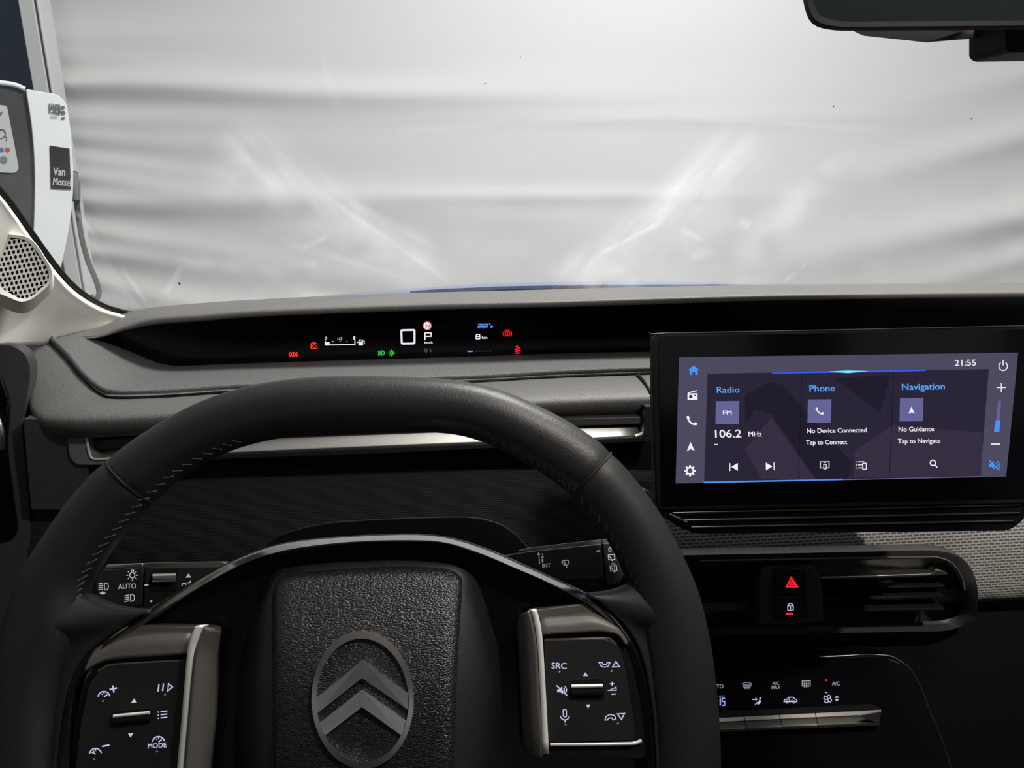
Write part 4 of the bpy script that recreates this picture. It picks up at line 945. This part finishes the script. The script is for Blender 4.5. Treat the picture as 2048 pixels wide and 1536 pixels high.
gl = prism('cover_glass', PT, rnd([(1316,673,4),(2098,657,4),(2074,996,4),(1323,1012,4)], 4), .0010, .001, M_DISP, ts)
HT = .0013
U = lambda x, y: (1280+x/2.6667, 640+y/2.6667)
def quad(name, pts, m, h, parent): 
    k = Ink(); k.fill([U(*p) for p in pts]); return k.build(name, PT, h, m, parent)
scr = quad('screen_image', [(208,199),(2017,174),(1953,836),(190,872)], emis('screen_lavender', (77,73,94), 1.0), HT, gl)
cen = quad('home_page', [(360,286),(1860,262),(1816,833),(342,866)], emis('screen_dark_violet', (42,37,55), 1.0), HT+.0001, scr)
e_dark = emis('screen_deep_violet', (33,29,45), 1.0); e_mid = emis('screen_light_violet', (54,47,66), 1.0)
quad('page_polygon', [(690,330),(760,345),(1130,760),(1110,845),(940,848),(850,720),(700,500),(610,480),(560,560),(560,400)], e_dark, HT+.0002, cen)  # darker and paler polygons laid over the page
quad('page_polygon', [(1035,310),(1335,292),(1280,495)], e_dark, HT+.0002, cen)
quad('page_polygon', [(560,690),(700,520),(930,845),(650,850)], e_mid, HT+.0002, cen)
quad('page_polygon', [(1140,840),(1145,700),(1350,560),(1830,600),(1818,832)], e_mid, HT+.0002, cen)
e_div = emis('divider_line', (62,57,78), 1.0); e_blk = emis('divider_dark', (24,21,34), 1)
for a, b in (((864,275),(845,850)), ((1355,268),(1330,842))):
    k = Ink(); k.line([U(*a), U(*b)], 1.2); k.build('divider', PT, HT+.0003, e_blk, cen)
HX = HT+.0005
e_txt = emis('screen_white', (240,240,245), 1.0); e_head = emis('screen_heading_blue', (88,165,250), 1.0); e_ico = emis('screen_icon_blue', (70,150,245), 1.0); e_tile = emis('tile_violet', (100,100,150), 1.0)
sc = 1/2.6667
def T(k, s, x, y, wd, ht, rot=-.9, shear=-.03): x, y = U(x, y); k.text(s, x, y, wd*sc, ht*sc, rot, shear); return k
for s, x, y, wd in (('Radio',411,389,120),('Phone',905,381,134),('Navigation',1398,373,228)):
    T(Ink(), s, x, y, wd, 33).build('heading_text', PT, HX, e_head, cen)
tiles = []
for x0, y0 in ((403,433),(894,424),(1385,417)):
    tiles.append(quad('tile', [(x0+2,y0),(x0+127,y0-1),(x0+124,y0+123),(x0-1,y0+124)], e_tile, HT+.0003, cen))
T(Ink(), 'FM', 443, 504, 46, 21).build('tile_text', PT, HX, e_txt, tiles[0])
def handset(k, x, y, s, rot=0):
    k.xf(x, y, s, rot); k.line([(-8,-8),(-7,-2),(-3,4),(2,7.5),(8,8.5)],3.6); k.fill([(-11,-10),(-6,-11),(-4,-5),(-8,-3),(-10,-5)]); k.fill([(4,6),(8,3.5),(12,7.5),(9,11),(5,10)]); k.xf(0,0)
k = Ink(); handset(k, *U(958,485), .72, -4); k.build('handset_symbol', PT, HX, e_txt, tiles[1])
def navarrow(k, x, y, s): k.xf(x, y, s, -2); k.fill([(0,-8),(7,8),(0,4.5)]); k.fill([(0,-8),(0,4.5),(-7,8)]); k.xf(0,0)
k = Ink(); navarrow(k, *U(1448,481), .9); k.build('arrow_symbol', PT, HX, e_txt, tiles[2])
T(Ink(), '106.2', 402, 627, 138, 41).build('frequency_text', PT, HX, e_txt, cen)
T(Ink(), 'MHz', 579, 621, 70, 26).build('unit_text', PT, HX, e_txt, cen)
k = Ink(); k.line([U(397,664), U(414,663.5)], 1.7); k.build('dash_mark', PT, HX, e_txt, cen)
T(Ink(), 'No Device Connected', 891, 603, 318, 24).build('status_text', PT, HX, e_txt, cen)
T(Ink(), 'Tap to Connect', 887, 665, 218, 24).build('hint_text', PT, HX, e_txt, cen)
T(Ink(), 'No Guidance', 1380, 595, 188, 24).build('status_text', PT, HX, e_txt, cen)
T(Ink(), 'Tap to Navigate', 1376, 658, 226, 24).build('hint_text', PT, HX, e_txt, cen)
T(Ink(), '21:55', 1680, 244, 112, 31).build('clock_text', PT, HX, e_txt, scr)
k = Ink(); x, y = U(499,783); k.xf(x, y, 1, -1); k.line([(-7.5,-7.5),(-7.5,8)],1.8); k.fill([(8.5,-7.5),(8.5,8),(-4.5,0)]); k.xf(0,0); k.build('previous_symbol', PT, HX, e_txt, cen)
k = Ink(); x, y = U(694,781); k.xf(x, y, 1, -1); k.line([(7.8,-8),(7.8,7.5)],1.8); k.fill([(-8.5,-8),(-8.5,7.5),(4.5,0)]); k.xf(0,0); k.build('next_symbol', PT, HX, e_txt, cen)
k = Ink(); x, y = U(985,775); k.xf(x, y, 1, -1); k.line([(-4,5),(-9,5),(-8.5,-7),(9,-7),(8.5,5),(5,5)],1.6); k.line([(-2,-2),(3,-2),(3,7),(-2,7)],1.5,True); k.line([(-1,-5),(.5,-7),(2,-5)],1.3); k.xf(0,0); k.build('mirror_phone_symbol', PT, HX, e_txt, cen)
k = Ink(); x, y = U(1180,775); k.xf(x, y, 1, -1)
for j in (-7,-1,5): k.line([(-6.5,j),(3 if j>-5 else 6,j)],1.7); k.disc(-10,j,1.1)
k.line([(3,-4),(10,-4),(10,8),(3,8)],1.7,True); k.xf(0,0); k.build('device_list_symbol', PT, HX, e_txt, cen)
k = Ink(); x, y = U(1562,762); k.ring(x, y, 5.2, 2.2); k.line([(x+3.5,y+3.8),(x+9,y+9)],2.4); k.build('search_symbol', PT, HX, e_txt, cen)
k = Ink(); x, y = U(286,268); k.xf(x, y, 1, -1); k.fill([(-11.5,0),(0,-9.5),(11.5,0)]); k.fill([(-8,-.5),(8,-.5),(8,9),(3,9),(3,3),(-3,3),(-3,9),(-8,9)]); k.xf(0,0); k.build('home_symbol', PT, HX, e_ico, scr)
k = Ink(); x, y = U(280,402); k.xf(x, y, 1, -1); k.fill([(-10,-4),(10,-4),(10,9),(-10,9)]); k.line([(-9,-5),(9,-9.5)],2); k.xf(0,0); rd = k.build('radio_symbol', PT, HX, e_txt, scr)
k = Ink(); k.disc(x-3.5, y+2.5, 3.6); k.disc(x+5, y, 1.5); k.build('radio_dials', PT, HX+.0002, emis('symbol_cut', (60,56,76), 1), rd)
k = Ink(); handset(k, *U(276,537), .92, -4); k.build('handset_symbol', PT, HX, e_txt, scr)
k = Ink(); navarrow(k, *U(270,675), 1.15); k.build('arrow_symbol', PT, HX, e_txt, scr)
k = Ink(); x, y = U(267,804); k.ring(x, y, 6.6, 3.2)
for a in range(0, 360, 45): k.xf(x, y, 1, a); k.rect(-1.9,-11.2,1.9,-7)
k.xf(0,0); k.build('gear_symbol', PT, HX, e_txt, scr)
k = Ink(); x, y = U(1937,245); k.arc(x, y+.5, 8.6, -55, 235, 2.0, 18); k.line([(x,y-11),(x,y-1)],2.0); k.build('power_symbol', PT, HX, e_txt, scr)
k = Ink(); x, y = U(1927,360); k.line([(x-9.5,y),(x+9,y)],1.9); k.line([(x,y-9),(x,y+9)],1.9); k.build('plus_symbol', PT, HX, e_txt, scr)
k = Ink(); x, y = U(1898,662); k.line([(x-9.5,y),(x+9,y-.2)],2.6); k.build('minus_symbol', PT, HX, e_txt, scr)
k = Ink(); k.fill([U(1910,431),U(1926,431),U(1916,548),U(1898,548)]); k.build('volume_track', PT, HX, e_tile, scr)
k = Ink(); k.fill([U(1898,535),U(1922,535),U(1916,597),U(1888,597)]); k.build('volume_level', PT, HX+.0001, e_ico, scr)
k = Ink(); x, y = U(1888,775); k.xf(x, y, 1, 0); k.fill([(-10,-3),(-6,-4),(-1,-9),(1,8),(-5,3),(-10,3)]); k.arc(1,0,6,-60,60,1.8); k.arc(1,0,10,-55,55,1.8); k.line([(-10,-10),(11,10)],2.4); k.xf(0,0); k.build('mute_symbol', PT, HX, e_ico, scr)
e_glow = emis('glow_blue', (50,90,235), 1.1); e_cy = emis('glow_cyan', (110,215,245), 1.2)
k = Ink(); k.fill([U(705,281),U(1040,272),U(1180,270),U(1525,267),U(1525,272),U(1180,279),U(1040,281),U(705,286)]); gb = k.build('page_glow_bar', PT, HX, e_glow, scr)
k = Ink(); k.fill([U(1000,275),U(1110,269),U(1220,272),U(1110,283)]); k.build('glow_centre', PT, HX+.0001, e_cy, gb)
k = Ink(); k.fill([U(340,862),U(1080,847),U(1080,854),U(340,870)]); k.build('scroll_bar', PT, HX, e_ico, scr)
k = Ink(); k.fill([U(1080,850),U(1816,833),U(1816,836),U(1080,854)]); k.build('scroll_track', PT, HX, e_tile, scr)
# stepped gloss ledge that carries the screen
ld = thing('screen_ledge', PT.P(1690, 1075, -.03), 'stepped gloss black ledge directly under the touchscreen', 'ledge')
prism('ledge_body', PT, rnd([(1318,1020,6),(1338,1016,6),(2044,1000,10),(2060,1004,10),(2052,1036,20),(2022,1062,24),(1392,1068,20),(1360,1056,16),(1330,1036,14)], 6), -.003, .085, M_GLOSS, ld, bevel=.002)
for (a, b, h) in (((1345,1026),(2040,1010),.002),((1362,1041),(2038,1026),.005),((1382,1055),(2026,1042),.008)):
    tube('ledge_step', [PT.P(x, y, -.003) for x, y in cr([a,((a[0]+b[0])/2,(a[1]+b[1])/2),b], 6)], .0013, M_STEP, ld, seg=10)
tube('corner_fin', [PT.P(x, y, .0005) for x, y in cr([(1338,1028),(1352,1034),(1374,1044)], 4)], .0008, M_DSILV, ld, seg=6)

# ================================================================== CENTRE VENTS, HAZARD AND LOCK SWITCHES
PC = Plane(at(1650, 1170, .585), (0,-1,.08))
cv = thing('centre_air_vent', at(1650, 1260, .60), 'dark rounded twin air vent housing under the touchscreen', 'air vent')
vo = [(1330,1108,6),(1600,1103,60),(1868,1097,40),(1918,1106,30),(1948,1140,30),(1958,1190,20),(1952,1240,10),(1900,1262,20),(1330,1272,6)]
vo2 = [(1336,1120,6),(1600,1117,60),(1862,1112,40),(1904,1121,30),(1930,1150,26),(1940,1195,20),(1934,1232,10),(1890,1248,20),(1336,1258,6)]
vo3 = [(1340,1125,6),(1600,1122,60),(1858,1117,40),(1896,1126,26),(1920,1154,24),(1928,1195,20),(1922,1230,10),(1884,1242,20),(1340,1252,6)]
R6 = lambda q: rnd(q, 10, 6)
rings('vent_frame', PC, [(R6(vo), .003), (R6([(x, y+3 if y < 1150 else y, r) for x, y, r in vo]), .007), (R6(vo2), .006), (R6(vo3), .003), (R6(vo3), -.018)], mat('vent_frame_plastic', (.022,.0215,.021), .55, bump=('noise', 1500, .2, .0004)), cv, n=140, back=.012, smooth=45, hf=lambda y: -.030*min(1, max(0, (y-1165)/75.0))**1.3)
tube('frame_bead', [PC.P(x, y, .0072) for x, y in cr([(1400,1122),(1600,1118.5),(1840,1114),(1880,1116),(1905,1128),(1922,1152),(1930,1180)], 6)], .0009, M_POD, cv, seg=6)
def slat(name, pts, dy, h, m, dep=.02):
    top = [PC.P(x, y, h) for x, y in pts]; bot = [PC.P(x, y+dy, h) for x, y in pts]; n = len(pts)
    bk_ = [p-PC.n*dep+Vector((0,0,.003)) for p in top]; bb = [p-PC.n*dep+Vector((0,0,.003)) for p in bot]
    vs = top+bot+bk_+bb; fs = []
    for i in range(n-1):
        fs += [[i,i+1,n+i+1,n+i],[2*n+i,3*n+i,3*n+i+1,2*n+i+1],[i,2*n+i,2*n+i+1,i+1],[n+i,n+i+1,3*n+i+1,3*n+i]]
    fs += [[0,n,3*n,2*n],[n-1,3*n-1,4*n-1,2*n-1]]
    return pyd(name, vs, fs, m, cv, bevel=.0006)
slat('chrome_slat', [(1642,1154),(1760,1151),(1895,1146)], 5, .001, M_SILV)
prism('slat_tip', PC, [(1868,1146),(1872,1139),(1884,1141),(1895,1147),(1895,1150),(1868,1151)], .003, .01, M_SILV, cv, bevel=.0006)
for a, b, hh in ((1177,1171,4),(1197,1191,6),(1220,1216,6)): slat('slat', [(1645,a),(1770,(a+b)/2),(1890,b)], hh, -.003, M_BLACK)
for a, b, hh in ((1160,1157,3),(1182,1179,4),(1205,1200,4)): slat('slat', [(1350,a),(1430,(a+b)/2),(1512,b)], hh, -.003, M_BLACK)
prism('vane_tab', PC, rnd([(1755,1166),(1785,1163),(1796,1167),(1790,1171),(1760,1172)], 2), .006, .008, M_GLOSS, cv, bevel=.0006)
hz = thing('hazard_switch', PC.P(1582, 1240, -.01), 'square black hazard button with red triangle between the vents', 'switch')
prism('switch_body', PC, rnd([(1526,1134,10),(1622,1130,10),(1640,1146,10),(1646,1190,10),(1648,1246,4),(1520,1250,4),(1520,1150,10)], 4), .004, .025, M_DOOR, hz, bevel=.002)
hb = prism('hazard_button', PC, rnd([(1552,1138,3),(1612,1136,3),(1614,1189,3),(1552,1191,3)], 3), .0075, .005, M_BTN, hz, bevel=.001)
k = Ink(); k.line([(1573.5,1173.5),(1582.5,1155.5),(1594.5,1173.2)],3.2,True); k.line([(1580,1169.5),(1583.5,1163),(1588.5,1169.3)],2,True); k.build('red_triangle', PC, .0078, M_RED, hb)
lkb = thing('lock_switch', PC.P(1582, 1240, 0), 'black door lock button with lit padlock symbol under the hazard button', 'switch')
lb = prism('lock_button', PC, rnd([(1550,1193,3),(1616,1192,3),(1616,1238,4),(1550,1240,4)], 3), .0072, .003, M_BTN, lkb, bevel=.001)
k = Ink(); k.line(rnd([(1575.5,1220.5,1),(1575.5,1210,5),(1581,1206,5),(1587,1210,5),(1586.5,1220.2,1)],3),1.6,True); k.line([(1576,1212),(1587,1212)],1.4); k.line([(1581,1214.5),(1581,1218)],1.8); k.build('padlock_symbol', PC, .0076, M_LAV, lb)
k = Ink(); k.rect(1572,1225.5,1586,1229.5); k.build('red_lamp_bar', PC, .0076, M_RED, lb)

# ================================================================== CLIMATE PANEL
PA = Plane(at(1600, 1400, .575), (0,-math.cos(math.radians(14)), math.sin(math.radians(14))))
cp = thing('climate_panel', at(1600, 1640, .58), 'glossy black climate control panel with silver toggle keys', 'control panel')
ao = rnd([(1330,1330,10),(1500,1320,60),(1640,1314,60),(1765,1309,30),(1808,1325,30),(1835,1358,30),(1862,1425,50),(1895,1510,50),(1930,1640,20),(1330,1640,10)], 10, 6)
ai = [(1600+(x-1600)*.985, 1480+(y-1480)*.975) for x, y in ao]
rings('gloss_face', PA, [(ao, -.004), (ao, .001), (ai, .0035)], M_GLOSS, cp, n=140, back=.02, smooth=50)
tube('panel_bead', [PA.P(x, y, .0012) for x, y in cr([(1640,1313.5),(1760,1309.5),(1800,1322),(1830,1352),(1860,1423),(1893,1508),(1925,1630)], 6)], .0008, M_DSILV, cp, seg=6)
HA = .0039
m_leg = mat('dim_legend', (.3,.3,.3), .6, emit=lin((135,132,150)), estr=.8)
LB = lambda k, nm: k.build(nm, PA, HA, m_leg, cp)
LB(Ink().text('AUTO', 1419, 1377.5, 28, 8, -2), 'auto_lettering'); LB(Ink().text('A/C', 1545, 1370, 13.5, 6.5, -1).text('MAX', 1543.5, 1378, 17, 6.5, -1), 'maximum_lettering'); LB(Ink().text('A/C', 1664, 1371, 15.5, 7.5, -1), 'cooling_lettering')
def defrost(k, x, y, front):
    k.xf(x, y, 1, -1)
    if front: k.line([(-6,4),(-9.5,-3),(-4,-6),(4,-6),(9.5,-3),(6,4)],1.4,True)
    else: k.line([(-8,-6),(8,-6),(8,4),(-8,4)],1.4,True)
    for dx in (-4,0,4): k.line([(dx,-3),(dx+.6,0),(dx-.4,3),(dx,7)],1.2)
    k.line([(-7,-.5),(7,-.5)],1.0); k.xf(0,0)
k = Ink(); defrost(k, 1494, 1371, True); LB(k, 'front_defrost_symbol'); k = Ink(); defrost(k, 1612.5, 1368, False); LB(k, 'rear_defrost_symbol')
k = Ink(); k.line([(1440.5,1396),(1440.5,1411)],2.6); k.line([(1450,1396.5),(1444.5,1396.7),(1444.3,1403),(1449.3,1402.8),(1449.3,1410.5),(1443.8,1410.8)],2.2); k.line([(1438,1392.3),(1449,1391.6)],1.2)
k.build('temperature_digits', PA, HA, emis('climate_digit_blue', (150,160,235), 1.0), cp)
k = Ink()
k.xf(1514,1402); k.line([(-10,-3),(-2,-3.4)],1.8); k.fill([(-3,-6.5),(1.5,-3.5),(-3,-.5)]); k.disc(6.5,-5,1.9); k.line([(6,-2),(3.5,3),(-2,4.5)],2.6); k.line([(-2,5),(-3.5,8)],1.8); k.line([(7.5,-1),(6,4),(1,7)],1.6)
k.build('airflow_symbol', PA, HA, M_LAV, cp)
k = Ink(); k.xf(1581,1400.5); k.line([(-13,3),(-12,-1),(-7,-2),(-3,-6),(5,-6),(9,-2.5),(12.5,-1),(13,3)],1.7,True); k.ring(-7,3.5,2.3,1.4); k.ring(7,3.5,2.3,1.4); k.arc(0,-1,3,-20,250,1.3)
k.build('recirculation_symbol', PA, HA, M_LAV, cp)
k = Ink()
for a in (20, 110, 200, 290): k.xf(1655.5,1398,1,a); k.line([(0,0),(-3,-4),(-1,-8),(4,-7.5),(4,-3)],1.6,True)
k.build('fan_symbol', PA, HA, M_LAV, cp)
k = Ink(); k.xf(1673.5,1397); k.fill([(-4.4,-1.2),(0,-6),(4.4,-1.4)]); k.fill([(-4.4,1.6),(4.4,1.4),(0,6)])
k.build('fan_step_symbol', PA, HA, M_LAV, cp)
Ink().line([(1650,1385.3),(1655,1385)],1.4).build('fan_mark', PA, HA, M_LAV, cp)
k = Ink(); k.disc(1652.5,1360.5,1.9); k.build('red_lamp', PA, HA, M_RED, cp)
# toggle keys: lit upper lip, hollow, lit lower lip
tops = [(1330,1441),(1420,1436.5),(1488,1433),(1558,1429.5),(1630,1426),(1763,1419)]
bots = [(1330,1470),(1427,1465.5),(1496,1462.5),(1567,1459.5),(1638,1456.5),(1760,1452)]
for i in range(1, 5):
    (x0,y0),(x1,y1) = tops[i], tops[i+1]; (u0,w0),(u1,w1) = bots[i], bots[i+1]
    g = .7
    prof = [(0,.004),(0.02,.010),(.27,.0115),(.36,.007),(.70,.006),(.80,.0125),(.95,.0125),(1.0,.006)]
    rows = [[PA.P(x0+g+(u0-x0)*t, y0+(w0-y0)*t, h), PA.P((x0+x1)/2+((u0+u1)/2-(x0+x1)/2)*t, (y0+y1)/2+((w0+w1)/2-(y0+y1)/2)*t, h), PA.P(x1-g+(u1-x1)*t, y1+(w1-y1)*t, h)] for t, h in prof]
    n = 3; vs = [p for r in rows for p in r]; fs = [[j*n+a, j*n+a+1, (j+1)*n+a+1, (j+1)*n+a] for j in range(len(rows)-1) for a in range(2)]
    pyd('toggle_key', vs, fs, M_DSILV, cp, solid=.003)
prism('key_end_facet', PA, [(1716,1432),(1762,1424),(1759,1447)], .0125, .006, M_DSILV, cp)

# ================================================================== MIRROR
PM = Plane(at(1830, 30, .40), (-.25, -1, -.12))
mr = thing('rearview_mirror', PM.P(2030, -110, -.05), 'dark interior rear view mirror at the top right of the windscreen', 'mirror')
mo = rnd([(1602,-130,50),(1606,10,40),(1622,52,36),(1668,62,40),(2048,60,10),(2440,58,40),(2460,-130,50)], 20, 7)
mi = rnd([(1610,-124,46),(1614,8,38),(1630,44,30),(1672,54,30),(2048,51,10),(2430,49,36),(2450,-124,46)], 20, 7)
mg_ = rnd([(1624,-116,40),(1626,6,34),(1640,34,26),(1680,43,26),(2048,41,10),(2418,39,30),(2436,-116,40)], 20, 7)
rings('mirror_shell', PM, [([(2030+(x-2030)*.93, -40+(y+40)*.80) for x, y in mo], -.03), ([(2030+(x-2030)*.985, -40+(y+40)*.97) for x, y in mo], -.012), (mo, -.003), (mo, .002), (mi, .006), (mg_, .0055), (mg_, .004)], M_BLACK, mr, n=160, smooth=40)
prism('mirror_glass', PM, mg_, .0052, .001, M_MIRR, mr)
hs = thing('sensor_housing', at(1800, 0, .47), 'grey faceted sensor cover behind the rear view mirror', 'sensor cover')
p_ = [at(1690,20,.455), at(1708,64,.455), at(1727,72,.452), at(1856,86,.447), at(1925,64,.446), at(1920,20,.45)]
vhs = ray(1850,20).normalized()*.07+Vector((.014,0,.012))
prism3('left_cover', p_, vhs, M_HOUSE, hs, bevel=.0008)
p2 = [at(1850,20,.452), at(1858,85,.450), at(2020,72,.450), at(2060,62,.45), at(2060,20,.45)]
prism3('right_cover', p2, vhs, M_HOUSE, hs, bevel=.0008)
tube('mirror_stem', cr([PM.P(2030,-60,-.02), PM.P(2030,-60,-.02)+Vector((0,.012,.05)), PM.P(2030,-60,-.02)+Vector((0,.004,.115))], 5), .009, M_BLACK, mr, seg=12)
mb = prism3('mirror_bracket', [at(x, y, .425) for x, y in rnd([(2012,20,2),(2011,96,9),(2022,105,8),(2160,103,8),(2160,20,2)], 4)], (0,.03,0), M_BLACK, mr, bevel=.001)
